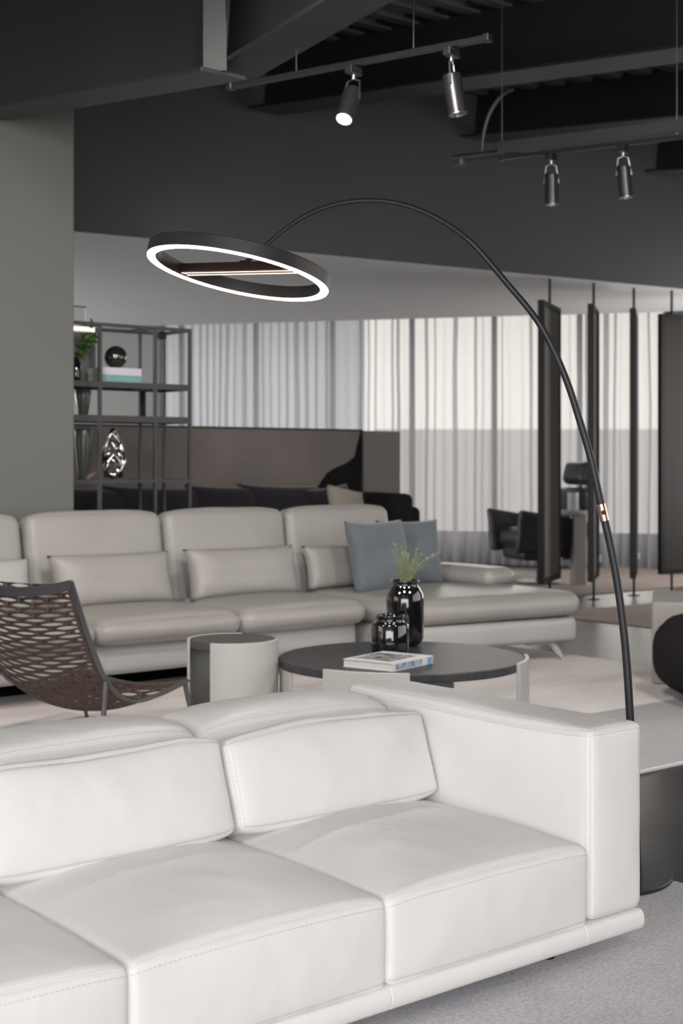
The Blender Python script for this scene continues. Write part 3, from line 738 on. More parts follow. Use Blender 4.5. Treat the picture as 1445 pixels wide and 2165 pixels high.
# low arm roll at the right end
mt = TT((4.10, 4.93, .515)) @ Matrix.Rotation(R(4), 4, 'Z')
Soft((.30, .86, .125), r=.058, bulge=(.01, .01, .012), n=(10, 24, 4)).mb(mt).build('arm_roll', GL, gs, auto=0)

def knife(W, H, Tk, n=22, pinch=.05, pw=.45):   # knife-edge pillow standing in XZ, thickness along Y
    vs = []; fs = []
    for side in (-1, 1):
        for i in range(n + 1):
            for j in range(n + 1):
                u = -1 + 2 * i / n; v = -1 + 2 * j / n
                e = max(0, (1 - u ** 4) * (1 - v ** 4)) ** pw
                x = u * W / 2 * (1 - pinch * (1 - v * v)); z = v * H / 2 * (1 - pinch * (1 - u * u))
                cr = .006 * noise.noise(Vector((u * 2.2, v * 2.2, side * 3 + W))) * e
                vs.append((x, side * (Tk / 2 * e + cr), z))
    N = n + 1
    for s_ in range(2):
        o_ = s_ * N * N
        for i in range(n):
            for j in range(n): fs.append((o_ + i * N + j, o_ + (i + 1) * N + j, o_ + (i + 1) * N + j + 1, o_ + i * N + j + 1))
    import bmesh
    m = MB(); m.add(vs, fs); return m
def pillow(name, s, t, z, W, H, Tk, tilt, yaw, mt_, label, cat='cushion', group=None, roll=0, pw=.45, pinch=.05):
    m_ = Matrix.Rotation(R(yaw), 4, 'Z') @ Matrix.Rotation(R(-tilt), 4, 'X') @ Matrix.Rotation(R(roll), 4, 'Y')
    o = knife(W, H, Tk, pw=pw, pinch=pinch).build(name, mt_, None, auto=0, mtx=m_)
    import bmesh
    b_ = bmesh.new(); b_.from_mesh(o.data); bmesh.ops.remove_doubles(b_, verts=b_.verts, dist=.0004); bmesh.ops.recalc_face_normals(b_, faces=b_.faces); b_.to_mesh(o.data); b_.free()
    o.location = L(s, t, z); o.rotation_euler = (0, 0, ANG); addp(o, label, cat, group); return o
g = 'lumbar cushions on the grey sofa'
pillow('lumbar_cushion', 1.29, 4.98, .615, .83, .33, .19, 16, 0, GL, 'grey leather lumbar cushion directly above the woven chair on the grey sofa', group=g)
pillow('lumbar_cushion', 2.25, 4.99, .615, .86, .33, .19, 16, 0, GL, 'grey leather lumbar cushion in the middle seat of the grey sofa', group=g)
pillow('lumbar_cushion', 3.20, 5.05, .61, .80, .30, .14, 14, 0, GL, 'grey lumbar cushion mostly hidden behind the larger blue pillow', group=g)
pillow('lumbar_cushion', .33, 4.97, .615, .86, .31, .18, 15, 0, M['lacquer'], 'paler lumbar cushion on the grey sofa cut off by the left picture edge', group=g)
g = 'blue-grey throw pillows'
pillow('throw_pillow', 3.19, 4.74, .69, .54, .49, .16, 14, 4, M['blue_fabric'], 'larger blue-grey throw pillow nearer the camera on the grey sofa', group=g, pw=.5, pinch=.07)
pillow('throw_pillow', 3.64, 4.93, .69, .50, .46, .15, 12, -12, M['blue_fabric'], 'blue-grey throw pillow behind the black vase, at the chaise', group=g, pw=.5, pinch=.07)

# ------------------------------------------------------------------ woven lounge chair
Fd = Vector((.588, .809, 0)); Rd = Vector((.809, -.588, 0))
ch = thing('lounge_chair', 'low lounge chair with grey frame and perforated brown leather sling, back to camera', 'chair', (-1.471, 6.392, GT * 0), math.atan2(Rd.y, Rd.x))
prof = [Vector((0, 0, .80)), Vector((0, .045, .69)), Vector((0, .089, .582)), Vector((0, .15, .45)), Vector((0, .21, .345)), Vector((0, .30, .258)), Vector((0, .41, .221)), Vector((0, .54, .230)), Vector((0, .65, .25)), Vector((0, .755, .275))]
pc = catmull(prof, 8); al = [0]
for i in range(1, len(pc)): al.append(al[-1] + (pc[i] - pc[i - 1]).length)
PL = al[-1]
def ppos(l):
    l = max(0, min(PL, l)); k = 0
    while k < len(al) - 2 and al[k + 1] < l: k += 1
    f = (l - al[k]) / (al[k + 1] - al[k]); p = pc[k].lerp(pc[k + 1], f); d = (pc[k + 1] - pc[k]).normalized()
    return p, d
HW = .36
def sling(w_, l):     # w_ in -HW..HW
    p, d = ppos(l); nrm = Vector((0, d.z, -d.y)); nrm = nrm if nrm.z < 0 else -nrm   # outward: back / down
    if nrm.y > 0 and abs(nrm.y) > abs(nrm.z): nrm = -nrm
    sag = .075 * (1 - (w_ / HW) ** 2) * min(1, l / .12 * .6 + .15) * max(.7, min(1, (PL - l) / .1))
    return Vector((w_, p.y, p.z)) + nrm * sag
m = MB(); cw, chh = .166, .0212; rows = int((PL - .03) / chh)
W0 = HW - .012
for r_ in range(rows):
    l0 = .018 + r_ * chh; off = 0 if r_ % 2 == 0 else -cw / 2; x = -W0 + off - .02
    while x < W0:
        a, b = max(x, -W0), min(x + cw, W0)
        if b - a > .002:
            hole = (b - a) > cw * .96 or (b - a) > .05
            hl = min(.060, (b - a) / 2 - .014); hh = .0074 * (1 + .3 * noise.noise(Vector((x * 5, l0 * 7, 1)))); cxx = (a + b) / 2; cl = l0 + chh / 2
            if l0 + chh > .72 * PL * 1.4: hole = hole and True
            if hole and hl > .01:
                N = 16; ov = []; iv = []
                for k in range(N):
                    t = 2 * PI * k / N; c, q = math.cos(t), math.sin(t)
                    iv.append((cxx + hl * c, cl + hh * q * (1 - .45 * c * c)))
                    sc = 1 / max(abs(c), abs(q)); ov.append((cxx + (b - a) / 2 * c * sc, cl + chh / 2 * q * sc))
                vs = [sling(*p) for p in ov] + [sling(*p) for p in iv]
                m.add(vs, [(k, (k + 1) % N, N + (k + 1) % N, N + k) for k in range(N)])
            else:
                K = 3; vs = []
                for i in range(K + 1):
                    xx = a + (b - a) * i / K; vs += [sling(xx, l0), sling(xx, l0 + chh)]
                m.add(vs, [(2 * i, 2 * i + 2, 2 * i + 3, 2 * i + 1) for i in range(K)])
        x += cw
o = m.build('sling', M['weave'], ch, auto=0); sd = o.modifiers.new('thick', 'SOLIDIFY'); sd.thickness = .004; sd.offset = 0
def strip(path, wv, tk, side):     # flat bar following a path, wide along the path normal
    vs = []; fs = []
    for i, p in enumerate(path):
        d = (path[min(i + 1, len(path) - 1)] - path[max(i - 1, 0)]).normalized(); nr = side.cross(d).normalized()
        vs += [p - nr * wv / 2 - side * tk / 2, p + nr * wv / 2 - side * tk / 2, p + nr * wv / 2 + side * tk / 2, p - nr * wv / 2 + side * tk / 2]
    for i in range(len(path) - 1):
        for k in range(4): fs.append((4 * i + k, 4 * i + 4 + k, 4 * i + 4 + (k + 1) % 4, 4 * i + (k + 1) % 4))
    k = 4 * (len(path) - 1); fs += [(0, 1, 2, 3), (k + 3, k + 2, k + 1, k)]
    return MB().add(vs, fs)
SX = Vector((1, 0, 0))
for sg in (-1, 1):
    strip([p + Vector((sg * HW, 0, 0)) for p in pc], .010, .036, SX).build('side_rail', M['chair_frame'], ch, smooth=False, bevel=.002)
tp = [Vector((HW * u, 0 - .035 * (1 - u * u), .80 - .045 * (1 - u * u))) for u in [-1 + i / 10 for i in range(21)]]
vs = []
for p in tp: vs += [p + Vector((0, -.006, .004)), p + Vector((0, .006, .004)), p + Vector((0, .020, -.040)), p + Vector((0, .008, -.040))]
fs = [(4 * i + k, 4 * i + 4 + k, 4 * i + 4 + (k + 1) % 4, 4 * i + (k + 1) % 4) for i in range(20) for k in range(4)] + [(0, 1, 2, 3), (83, 82, 81, 80)]
MB().add(vs, fs).build('top_rail', M['chair_frame'], ch, smooth=False)
tp = [sling(HW * u, PL) for u in [-1 + i / 10 for i in range(21)]]
MB().tube(tp, .009, 8).build('front_rail', M['chair_frame'], ch)
for sg in (-1, 1):
    MB().tube([(sg * HW, .215, .338), (sg * (HW + .01), .175, 0.012)], [.013, .010], 12).build('leg', M['chair_frame'], ch)
    MB().tube([(sg * HW, .735, .27), (sg * (HW + .01), .80, 0.012)], [.013, .009], 12).build('leg', M['chair_frame'], ch)

# ------------------------------------------------------------------ tables
ct_ = thing('coffee_table', 'large round dark coffee table with pale curved panel legs', 'coffee table', (.30, 7.08, GT), 0)
MB().lathe([(0, .296), (.600, .296), (.610, .302), (.610, .332), (.606, .338), (0, .338)], 96).build('table_top', M['table_stone'], ct_, auto=30)
for (a0, a1, zt) in ((-128, -89, .346), (-29, 3, .346), (60, 86, .30), (170, 207, .30)):
    MB().arc_plate(.598 if zt < .34 else .6105, .609 if zt < .34 else .630, a0, a1, 0, zt if zt > .34 else .295).build('leg_panel', M['lacquer'], ct_, smooth=False, bevel=.003)
st = thing('side_table', 'small round side table with grey top and pale curved panel beside the woven chair', 'side table', (-.534, 6.99, GT), 0)
MB().lathe([(0, .398), (.205, .398), (.210, .402), (.210, .436), (.207, .438), (0, .438)], 64).build('table_top', M['lacquer_top'], st, auto=30)
MB().arc_plate(.2105, .224, -115, -2, 0, .440, 30).build('leg_panel', M['lacquer'], st, smooth=False, bevel=.002)
MB().arc_plate(.2105, .224, 82, 192, 0, .440, 30).build('leg_panel', M['lacquer'], st, smooth=False, bevel=.002)
TZ = GT + .338
vz = thing('glass_vase', 'tall glossy black vase on the coffee table holding green grass', 'vase', (.335, 7.50, TZ), 0)
MB().lathe([(0, 0), (.06, 0), (.085, .012), (.099, .045), (.100, .09), (.100, .24), (.096, .275), (.080, .305), (.070, .318), (.070, .335), (.076, .342), (.072, .345), (.064, .335), (.064, .31), (0, .30)], 64).build('vase_body', M['black_glass'], vz, auto=0)
v2 = thing('glass_vase', 'short dark glass jar in front of the tall black vase', 'vase', (.245, 7.20, TZ), 0)
MB().lathe([(0, 0), (.085, 0), (.094, .008), (.096, .03), (.096, .145), (.092, .153), (.078, .156), (.072, .162), (.072, .188), (.076, .192), (.070, .194), (.066, .188), (.066, .16), (0, .155)], 64).build('jar_body', M['black_glass'], v2, auto=0)
MB().lathe([(.0965, .135), (.0975, .137), (.0975, .147), (.0965, .149)], 64, closed=True).build('rim_band', M['chrome'], v2, auto=0) if False else None
# grass sprigs
gr = thing('grass_bunch', 'bunch of thin green grass standing in the tall black vase', 'plant', (.335, 7.50, TZ + .30), 0)
rnd = random.Random(5)
for i in range(26):
    a = rnd.uniform(0, 2 * PI); ln = rnd.uniform(.12, .25); sp = rnd.uniform(.02, .11)
    if i < 3: a = rnd.uniform(-.3, .3); ln = .23; sp = .16
    pts_ = []
    for k in range(9):
        t = k / 8; rr_ = .02 + sp * t ** 1.7; pts_.append(Vector((math.cos(a) * rr_, math.sin(a) * rr_, .005 + ln * (t - .25 * sp / .1 * t ** 3 * .6))))
    m = MB(); m.tube(pts_, [.0022 - .0015 * k / 8 for k in range(9)], 5)
    for k in range(3, 9):
        for q in range(2):
            b = pts_[k]; aa = rnd.uniform(0, 2 * PI); e = b + Vector((math.cos(aa) * .014, math.sin(aa) * .014, rnd.uniform(.004, .022)))
            m.tube([b, (b + e) / 2 + Vector((0, 0, .003)), e], [.0008, .0020, .0005], 4)
    m.build('stem', M['grass'], gr)
# book on the coffee table
bk_ = thing('book', 'white hardback picture book lying on the coffee table', 'book', (.222, 6.775, TZ), math.atan2(.28, .20))
# local x along the long side, y across
BX, BY, BT = .345, .285, .038
MB().box((-BX / 2 + .004, -BY / 2 + .006, .003), (BX / 2 - .004, BY / 2 - .004, BT - .003)).build('pages', M['paper'], bk_, smooth=False)
MB().box((-BX / 2, -BY / 2, 0), (BX / 2, BY / 2, .0028)).build('cover', M['cover_white'], bk_, smooth=False, bevel=.0008)
cv = MB().box((-BX / 2, -BY / 2, BT - .0028), (BX / 2, BY / 2, BT)).build('cover', M['cover_white'], bk_, smooth=False, bevel=.0008)
MB().box((-BX / 2 + .05, -BY / 2 + .05, BT + .0001), (BX / 2 - .06, BY / 2 - .02, BT + .0008)).build('cover_picture', M['photo_print'], cv, smooth=False)
spn = MB().box((-BX / 2, -BY / 2 - .002, .0), (BX / 2, -BY / 2 + .0025, BT)).build('spine', M['cover_white'], bk_, smooth=False, bevel=.001)
MB().box((-BX / 2 + .02, -BY / 2 - .0028, .006), (BX / 2 - .10, -BY / 2 - .0021, BT - .006)).build('spine_print', M['spine_print'], spn, smooth=False)
MB().box((BX / 2 - .05, -BY / 2 - .0028, .003), (BX / 2 - .01, -BY / 2 - .0021, BT - .004)).build('spine_emblem', M['spine_blue'], spn, smooth=False)

# ------------------------------------------------------------------ pouf and taupe box at right
o = Soft((.86, .80, .44), r=.17, bulge=(.03, .03, .015), n=(20, 20, 10), bot=0).mb().build('pouf', M['pouf_fabric'], auto=0)
o.location = (2.22, 7.75, GT + .24); o.rotation_euler = (0, 0, R(10)); addp(o, 'dark plum rounded pouf at the right edge on the cool grey rug', 'pouf')
bxx = thing('display_plinth', 'taupe box plinth behind the dark pouf at the right edge', 'plinth', L(2.92, 2.75, .0), ANG)
S0 = Vector(((1379 - CX) / F_PX * 8.25, 8.25, 0)); bxx.location = S0
MB().box((0, 0, 0), (1.2, .8, .485)).build('body', M['taupe_box'], bxx, smooth=False, bevel=.015)
bxx.location = (1.825, 8.36, GT); bxx.rotation_euler = (0, 0, R(-13))

# ------------------------------------------------------------------ metal shelf with objects
TS, TB = 5.92, 6.26
sh = thing('metal_shelf', 'open grey metal display shelf behind the left end of the grey sofa', 'shelf', L(0, 0, 0), ANG)
sE = on_line(401, TS); DE = L(sE, TS).y
def zat(py, D=None): return CAM_H + (HOR - py) / F_PX * (D or DE)
zt, z3, z2, z1 = zat(699), zat(820), zat(889), zat(1016)
pr = .011
def post(s, t, z0, z1_, r_=pr): MB().box((s - r_, t - r_, z0), (s + r_, t + r_, z1_)).build('post', M['shelf_metal'], sh, smooth=False)
sL = 1.0
for px in (211, 328): s_ = on_line(px, TS); post(s_, TS, 0, zt)
post(sE, TS, 0, zt)
for px in (296, 347): post(on_line(px, TB), TB, 0, zt, .009)
post(sL, TS, 0, zt); post(sL, TB, 0, zt)
sB = on_line(347, TB)
def frame(z, th, name='shelf_frame', board=False):
    m = MB()
    for t in (TS, TB): m.box((sL, t - pr * 1.02, z - th / 2), (sE + pr, t + pr * 1.02, z + th / 2))
    for s_ in (sL, on_line(211, TS), on_line(328, TS), sE): m.box((s_ - pr * 1.03, TS, z - th / 2), (s_ + pr * 1.03, TB, z + th / 2))
    m.build(name, M['shelf_metal'], sh, smooth=False)
    if board: MB().box((sL + .012, TS + .012, z - .006), (sE - .012, TB - .012, z + .006)).build('shelf_board', M['shelf_metal'], sh, smooth=False)
frame(zt, .022); frame(z3, .040, board=True); frame(z2, .044, board=True); frame(z1, .026, board=True); frame(.15, .02, board=True)
MB().box((sE - .19, TB - .03, z2 + .023), (sE - .165, TB - .012, z3 - .021)).build('divider', M['black_steel'], sh, smooth=False)
# back panel and light strip in the left bay
sA = on_line(211, TS)
MB().box((sL + .02, TB - .006, z3 + .023), (sA + .16, TB + .004, zt - .03)).build('back_panel', M['taupe_panel'], sh, smooth=False)
MB().box((sL + .02, TS + .03, zt - .05), (sA - .02, TS + .05, zt - .02)).build('light_strip', mat('strip_led', (1, 1, 1), .5, emit=(1, .86, .74), estr=.75), sh, smooth=False)['label'] = 'glowing light strip'
# glass screen standing above the shelf at left
o = thing('glass_screen', 'clear greenish glass pane standing above the left end of the metal shelf', 'glass pane', L(0, 0, 0), ANG)
MB().box((sL, TB + .03, zt + .012), (sA + .10, TB + .038, zt + .15)).build('pane', M['glass_pane'], o, smooth=False)
MB().box((sL, TB + .027, zt + .15), (sA + .105, TB + .041, zt + .158)).build('edge_rail', M['shelf_metal'], o, smooth=False)
o = MB().box((-.03, -.02, -.05), (.03, .03, 0)).build('small_speaker', M['black_steel'], smooth=False, bevel=.006)
ps = L(on_line(342, TS + .1), TS + .1, zt - .012); o.location = ps; o.rotation_euler = (0, 0, ANG); addp(o, 'small black speaker fixed under the top rail of the metal shelf', 'speaker')
# books and glass sphere
tb = .5 * (TS + TB)
zb = z3 + .021
def flatbook(z, th, s0, s1, cmat, label):
    t = thing('book', label, 'book', L((s0 + s1) / 2, TS + .15, z), ANG); a = (s1 - s0) / 2
    MB().box((-a + .004, -.096, .003), (a - .004, .10, th - .003)).build('pages', M['paper'], t, smooth=False)
    MB().box((-a, -.1, 0), (a, .103, .003)).build('cover', cmat, t, smooth=False); MB().box((-a, -.1, th - .003), (a, .103, th)).build('cover', cmat, t, smooth=False)
    MB().box((-a, -.103, 0), (a, -.0965, th)).build('spine', cmat, t, smooth=False)
s0_, s1_ = on_line(216, TS + .05), on_line(299, TS + .05)
flatbook(zb, .048, s0_, s1_, M['cover_teal'], 'teal book lying at the bottom of the stack under the glass sphere')
flatbook(zb + .049, .050, s0_, s1_, M['cover_lilac'], 'pale lilac book lying on the teal book on the shelf')
sp = Soft((.001, .001, .001)); m = MB(); RS = .079
pr_ = [(RS * math.sin(PI * i / 24), -RS * math.cos(PI * i / 24)) for i in range(25)]; pr_[0] = (0, -RS); pr_[-1] = (0, RS)
o = m.lathe(pr_, 40).build('glass_sphere', mat('green_black_glass', (.012, .016, .012), .04, coat=1, spec=.8), auto=0)
o.location = L(on_line(245, TS + .15), TS + .15, zb + .099 + RS); addp(o, 'dark glass sphere resting on the two stacked books', 'sphere')
# leafy plant in a black glass vase, left bay
pv = thing('glass_vase', 'narrow black vase on the upper shelf beside the sage wall', 'vase', L(on_line(160, TS + .16), TS + .16, zb), ANG)
MB().lathe([(0, 0), (.03, 0), (.036, .02), (.036, .12), (.022, .15), (.024, .165), (.018, .165), (.016, .15), (0, .14)], 32).build('vase_body', M['black_glass'], pv, auto=0)
lp = thing('leafy_branch', 'green leafy branches in the narrow black vase on the shelf', 'plant', L(on_line(160, TS + .16), TS + .16, zb + .15), 0)
rnd = random.Random(9)
for i in range(7):
    a = rnd.uniform(-.8, 1.2); ln = rnd.uniform(.12, .25); pts_ = [Vector((math.cos(a) * .16 * t * rnd.uniform(.8, 1), math.sin(a) * .1 * t, ln * t - .06 * t * t * (i % 2))) for t in (0, .25, .5, .75, 1)]
    m = MB(); m.tube(pts_, .002, 5); m.build('branch', M['leaf'], lp); lf = MB()
    for k in range(1, 5):
        for q in range(4):
            c = pts_[k]; d = Vector((rnd.uniform(-1, 1), rnd.uniform(-1, 1), rnd.uniform(-.7, .6))).normalized(); up2 = Vector((rnd.uniform(-1, 1), rnd.uniform(-1, 1), 1)); sd2 = d.cross(up2).normalized()
            Lf = rnd.uniform(.03, .05); w2 = Lf * .32; nn = d.cross(sd2) * .006
            lf.add([c, c + d * Lf * .3 + sd2 * w2, c + d * Lf * .7 + sd2 * w2 * .8, c + d * Lf, c + d * Lf * .7 - sd2 * w2 * .8, c + d * Lf * .3 - sd2 * w2, c + d * Lf * .5 + nn],
                   [(0, 1, 6), (1, 2, 6), (2, 3, 6), (3, 4, 6), (4, 5, 6), (5, 0, 6)])
    lf.build('leaves', M['leaf'], lp)
# tall smoked vases in the left bays
for (zz, hh, rr_, lab) in ((z2 + .022, .19, .055, 'squat smoked vase between the two thick shelves beside the sage wall'), (z1 + .013, .34, .06, 'tall smoked glass vase on the lower shelf beside the sage wall')):
    v = thing('smoked_vase', lab, 'vase', L(on_line(176, TS + .18), TS + .18, zz), 0)
    MB().lathe([(0, 0), (rr_ * .55, 0), (rr_ * .6, .01), (rr_ * .8, hh * .35), (rr_, hh * .7), (rr_ * .95, hh * .97), (rr_ * .9, hh), (rr_ * .88, hh * .97), (rr_ * .9, hh * .7), (rr_ * .7, hh * .35), (rr_ * .5, .02), (0, .018)], 40).build('vase_body', mat('smoked_vase_glass', (.07, .075, .07), .25, spec=.5), v, auto=0)
# small white coral piece on the lower shelf
o = MB(); rnd = random.Random(4)
for i in range(7):
    a = rnd.uniform(0, 2 * PI); o.tube([(0, 0, .0), (math.cos(a) * .02, math.sin(a) * .02, .02), (math.cos(a) * rnd.uniform(.04, .06), math.sin(a) * .03, rnd.uniform(.015, .05))], [.010, .008, .004], 6)
o = o.build('coral_ornament', M['taupe_box']); o.location = L(on_line(185, TS + .05), TS + .05, z1 + .014); addp(o, 'small pale coral ornament lying on the lower shelf', 'ornament')
# silver knot sculpture
sc = thing('silver_sculpture', 'polished silver twisted sculpture with holes on the lower shelf', 'sculpture', L(on_line(240, TS + .14), TS + .14, z1 + .013), ANG)
def loop(cx_, cz, rx, rz_, ph, tw, rr2):
    return [Vector((cx_ + rx * math.cos(t + ph), tw * math.sin(2 * t), cz + rz_ * math.sin(t))) for t in [2 * PI * i / 40 for i in range(41)]]
m = MB()
m.tube(loop(.0, .18, .070, .150, 0, .03, 0), [.014 + .007 * math.sin(i * .7) for i in range(41)], 12)
m.tube(loop(-.025, .11, .040, .095, .6, .035, 0), [.014 + .005 * math.sin(i * .9) for i in range(41)], 12)
m.tube(loop(.02, .22, .034, .085, 1.2, -.03, 0), [.012 + .005 * math.sin(i * .8) for i in range(41)], 12)
m.tube([(-.055, 0, .012), (-.04, .01, .12), (.0, 0, .17), (.04, -.01, .12), (.055, 0, .012)], [.02, .016, .022, .016, .02], 12)
m.build('loops', M['silver'], sc, auto=0)

# ------------------------------------------------------------------ black sofa, long picture and pillows behind
bs = thing('fabric_sofa', 'black fabric sofa behind the shelf and grey sofa, only its top showing', 'sofa', L(0, 0, 0), ANG)
TF = 6.62
sA2 = on_line(768, TF + .5)
MB().box((1.2, TF, .1), (sA2, TF + .95, .42)).build('base', M['black_fabric'], bs, smooth=False, bevel=.04)
Soft((sA2 - 1.2, .26, .98), r=.06, bulge=(0, .01, .01), n=(20, 6, 10)).mb(TT(((1.2 + sA2) / 2, TF + .80, .53))).build('backrest', M['black_fabric'], bs, auto=0)
Soft((.30, .98, .98), r=.06, bulge=(.01, 0, .01), n=(8, 12, 8)).mb(TT((sA2 + .0, TF + .47, .56))).build('armrest', M['black_fabric'], bs, auto=0)
Soft((sA2 - 1.25, .66, .17), r=.05, bulge=(0, .01, .02), n=(20, 10, 4)).mb(TT(((1.2 + sA2) / 2 - .05, TF + .33, .51))).build('seat_cushion', M['black_fabric'], bs, auto=0)
Soft((.14, .80, .86), r=.05, bulge=(.01, 0, .01), n=(6, 12, 8)).mb(TT((sA2 + .225, TF + .45, .50))).build('arm_cushion', M['black_fabric'], bs, auto=0)
def spx(px, t): return on_line(px, t)
g = 'dark pillows on the black sofa'
for px, wd, lab, dz in ((190, .9, 'dark pillow on the black sofa seen through the left bay of the shelf', 0), (330, .95, 'dark pillow on the black sofa seen through the right bay of the shelf', 0),
                        (478, .72, 'dark pillow of the black sofa just right of the metal shelf', 0), (600, .86, 'broad dark pillow under the middle of the long picture', -.01)):
    pillow('dark_pillow', spx(px, TF + .5), TF + .52, .84, wd, .60, .2, 12, 0, M['dark_velvet'], lab, group=g, roll=2)
pillow('dark_pillow', spx(705, TF + .45), TF + .47, .84, .55, .56, .18, 14, 5, M['dark_velvet'], 'dark pillow partly behind the pale taupe pillow', group=g, roll=-5)
pillow('throw_pillow', spx(757, TF + .3), TF + .34, .83, .58, .56, .16, 20, 6, M['cream_fabric'], 'pale taupe throw pillow at the right end of the black sofa', roll=10)
# long framed picture standing behind the sofa
TPc = TF + 1.08
s_l, s_r = 1.2, spx(764, TPc); Dp = L(s_r, TPc).y; zpt = CAM_H + (HOR - 911) / F_PX * Dp; zpb = .0145
pic = thing('framed_picture', 'long low abstract picture, taupe with a black brushstroke at right', 'picture', L(0, 0, 0), ANG)
MB().box((s_l, TPc + .005, zpb), (s_r, TPc + .03, zpt)).build('canvas', M['canvas'], pic, smooth=False)
m = MB(); fr = .014
m.box((s_l - fr, TPc - .008, zpt), (s_r + fr, TPc + .035, zpt + fr)); m.box((s_r, TPc - .008, zpb), (s_r + fr, TPc + .035, zpt)); m.box((s_l - fr, TPc - .008, zpb), (s_l, TPc + .035, zpt)); m.box((s_l - fr, TPc - .008, zpb - fr), (s_r + fr, TPc + .035, zpb))
m.build('frame', M['black_steel'], pic, smooth=False)
# brushstroke as a thin paint layer on the canvas
def pcv(px, py):
    s_ = on_line(px, TPc); D = L(s_, TPc).y; return s_, CAM_H + (HOR - py) / F_PX * D
up_l = [(640, 1062), (668, 1035), (682, 1018), (692, 1000), (705, 990), (722, 985), (735, 978), (748, 965), (757, 945), (760, 925), (762, 911)]
dn_l = [(763, 1062), (763, 1045), (763, 1030), (763, 1022), (763, 1014), (763, 1010), (763, 1006), (763, 1000), (763.5, 990), (763.5, 960), (763.8, 911)]
vs = []
for k, ((ax_, ay), (bx_, by)) in enumerate(zip(up_l, dn_l)):
    for q in range(2):
        (px, py) = ((ax_, ay), (bx_, by))[q]
        if q == 0: px += 3 * math.sin(k * 2.1)
        s_, z_ = pcv(px, py); s_ = min(s_, s_r - .002); z_ = min(z_, zpt - .001); vs += [(s_, TPc + .0045, z_), (s_, TPc + .0015, z_)]
fs = []
for k in range(len(up_l) - 1):
    a = 4 * k; b = a + 4; fs += [(a + 1, a + 3, b + 3, b + 1), (a, b, b + 2, a + 2), (a, a + 1, b + 1, b), (a + 2, b + 2, b + 3, a + 3)]
MB().add(vs, fs).build('brushstroke', M['black_fabric'], pic, smooth=False)
tpn = thing('display_board', 'plain taupe upholstered panel right of the long picture', 'panel', L(0, 0, 0), ANG)
sa, sb2 = spx(768, TPc + .05), spx(847, TPc + .05); Dq = L(sb2, TPc).y
MB().box((sa, TPc + .05, .0), (sb2, TPc + .10, CAM_H + (HOR - 912) / F_PX * Dq)).build('board', M['taupe_panel'], tpn, smooth=False, bevel=.005)

# ------------------------------------------------------------------ pivoting screens on rods
def screen(px, D, wd, yaw, label, face, px_off=0, zt_=2.81, zb_=.20, thk=.06):
    x = (px - CX) / F_PX * D; t = thing('pivoting_screen', label, 'screen', (x, D, 0), R(yaw), 'pivoting screens on floor-to-ceiling rods')
    MB().tube([(0, 0, 0.004), (0, 0, 3.05)], .013, 12).build('pivot_rod', M['black_steel'], t)
    MB().lathe([(0, 0), (.06, 0), (.06, .008), (.02, .014), (0, .014)], 24).build('floor_disc', M['black_steel'], t)
    fwd = .055; a = -wd / 2 + px_off; b = wd / 2 + px_off
    m = MB(); m.box((a, -thk / 2, zb_), (a + fwd, thk / 2, zt_)); m.box((b - fwd, -thk / 2, zb_), (b, thk / 2, zt_)); m.box((a + fwd, -thk / 2, zt_ - fwd), (b - fwd, thk / 2, zt_)); m.box((a + fwd, -thk / 2, zb_), (b - fwd, thk / 2, zb_ + fwd))
    m.build('frame', M['black_steel'], t, smooth=False, bevel=.004)
    MB().box((a + fwd, -thk / 2 + .012, zb_ + fwd), (b - fwd, thk / 2 - .012, zt_ - fwd)).build('infill', face, t, smooth=False)
    MB().box((b - .03, -thk / 2 - .02, zb_ + .14), (b - .012, -thk / 2 - .0005, zb_ + .20)).build('latch', M['chrome'], t, smooth=False)
screen(1163, 13.4, .80, 70, 'leftmost pivoting screen with taupe infill in front of the armchair', M['taupe_panel'])
screen(1256, 13.7, .80, 76, 'pivoting screen between armchair table and lamp pole, second from the left', M['taupe_panel'])
screen(1341, 14.1, .80, 77, 'pivoting screen seen almost edge-on, third from the left', M['taupe_panel'])
screen(1421, 14.3, .80, 24, 'brown pivoting screen at the right edge of the picture', M['brown_panel'], px_off=.25)

# ------------------------------------------------------------------ far armchair and its table
ac = thing('lounge_armchair', 'dark leather lounge armchair with headrest near the far curtain', 'armchair', (2.17, 15.6, .012), R(200))
DL = M['dark_leather']
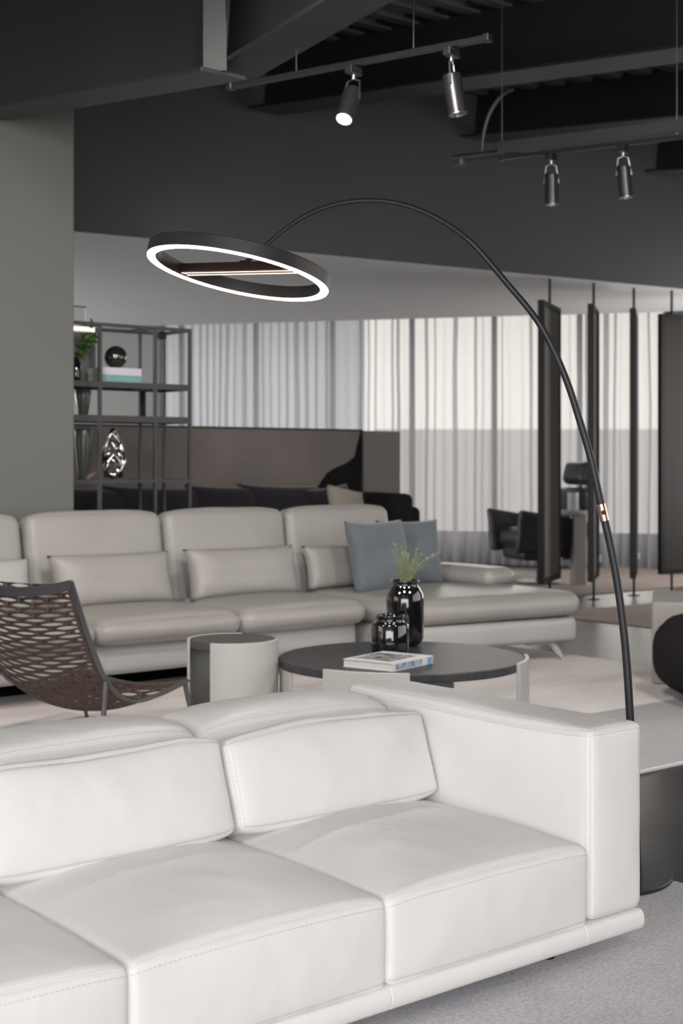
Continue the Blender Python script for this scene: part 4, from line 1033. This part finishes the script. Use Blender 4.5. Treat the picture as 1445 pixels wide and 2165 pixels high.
# local +x = facing direction (towards picture left after rotation), built low and reclined
Soft((.62, .56, .20), r=.07, bulge=(.01, .01, .03), n=(12, 12, 6)).mb(TT((.06, 0, .46)) @ Matrix.Rotation(R(-8), 4, 'Y')).build('seat', DL, ac, auto=0)
Soft((.17, .60, .62), r=.07, bulge=(.03, 0, .0), n=(8, 12, 12)).mb(TT((-.34, 0, .74)) @ Matrix.Rotation(R(-24), 4, 'Y')).build('backrest', DL, ac, auto=0)
Soft((.15, .50, .26), r=.06, bulge=(.03, 0, .0), n=(8, 12, 6)).mb(TT((-.50, 0, 1.19)) @ Matrix.Rotation(R(-14), 4, 'Y')).build('headrest', DL, ac, auto=0)
for sg in (-1, 1):
    def ext(P, u):
        P.z -= .14 * (-u[0]) * .5 * (1 if u[2] > 0 else -.4); P.y += sg * .05 * u[2]; return P
    Soft((.84, .11, .38), r=.045, bulge=(0, .01, .0), n=(14, 4, 8), extra=ext).mb(TT((.02, sg * .345, .55))).build('armrest', DL, ac, auto=0)
Soft((.66, .56, .16), r=.06, bulge=(0, 0, .0), n=(10, 10, 4)).mb(TT((0, 0, .33))).build('seat_shell', DL, ac, auto=0)
MB().lathe([(0, 0), (.25, 0), (.25, .012), (.04, .02), (.03, .05), (.03, .27), (0, .27)], 40).build('pedestal', M['black_steel'], ac, auto=30)
ft = thing('side_table', 'slim taupe side table between the two left screens', 'side table', (2.50, 15.3, .012), 0)
MB().lathe([(0, .75), (.185, .75), (.19, .755), (.19, .79), (.185, .795), (0, .795)], 48).build('table_top', M['taupe_box'], ft, auto=30)
MB().box((-.02, -.14, 0), (.115, .14, .749)).build('pedestal', M['taupe_box'], ft, smooth=False, bevel=.01)
MB().lathe([(0, 0), (.17, 0), (.17, .012), (0, .012)], 40).build('foot', M['taupe_box'], ft, auto=30)
o = MB().lathe([(0, 0), (.058, 0), (.06, .004), (.06, .19), (.056, .19), (.054, .01), (0, .01)], 32).build('candle_jar', M['white_cup']); o.location = (2.49, 15.28, .808); addp(o, 'white cylindrical candle jar on the slim taupe side table', 'candle jar')
o = MB().lathe([(0, 0), (.035, 0), (.042, .02), (.042, .14), (.025, .17), (.028, .19), (.02, .19), (0, .16)], 32).build('dark_vase', M['dark_leather']); o.location = (2.62, 15.3, .808); addp(o, 'small dark vase beside the white candle jar', 'vase')
o = thing('leafy_sprig', 'small green sprig standing in the dark vase on the far side table', 'plant', (2.62, 15.3, .975), 0)
m = MB(); rnd = random.Random(2)
for i in range(14):
    a = rnd.uniform(0, 2 * PI); e = Vector((math.cos(a) * .07, math.sin(a) * .07, rnd.uniform(.05, .16))); m.tube([(0, 0, 0), e * .6 + Vector((0, 0, .02)), e], [.003, .007, .002], 5)
m.build('leaves', mat('dull_green', (.06, .07, .03), .6, var=.3), o)
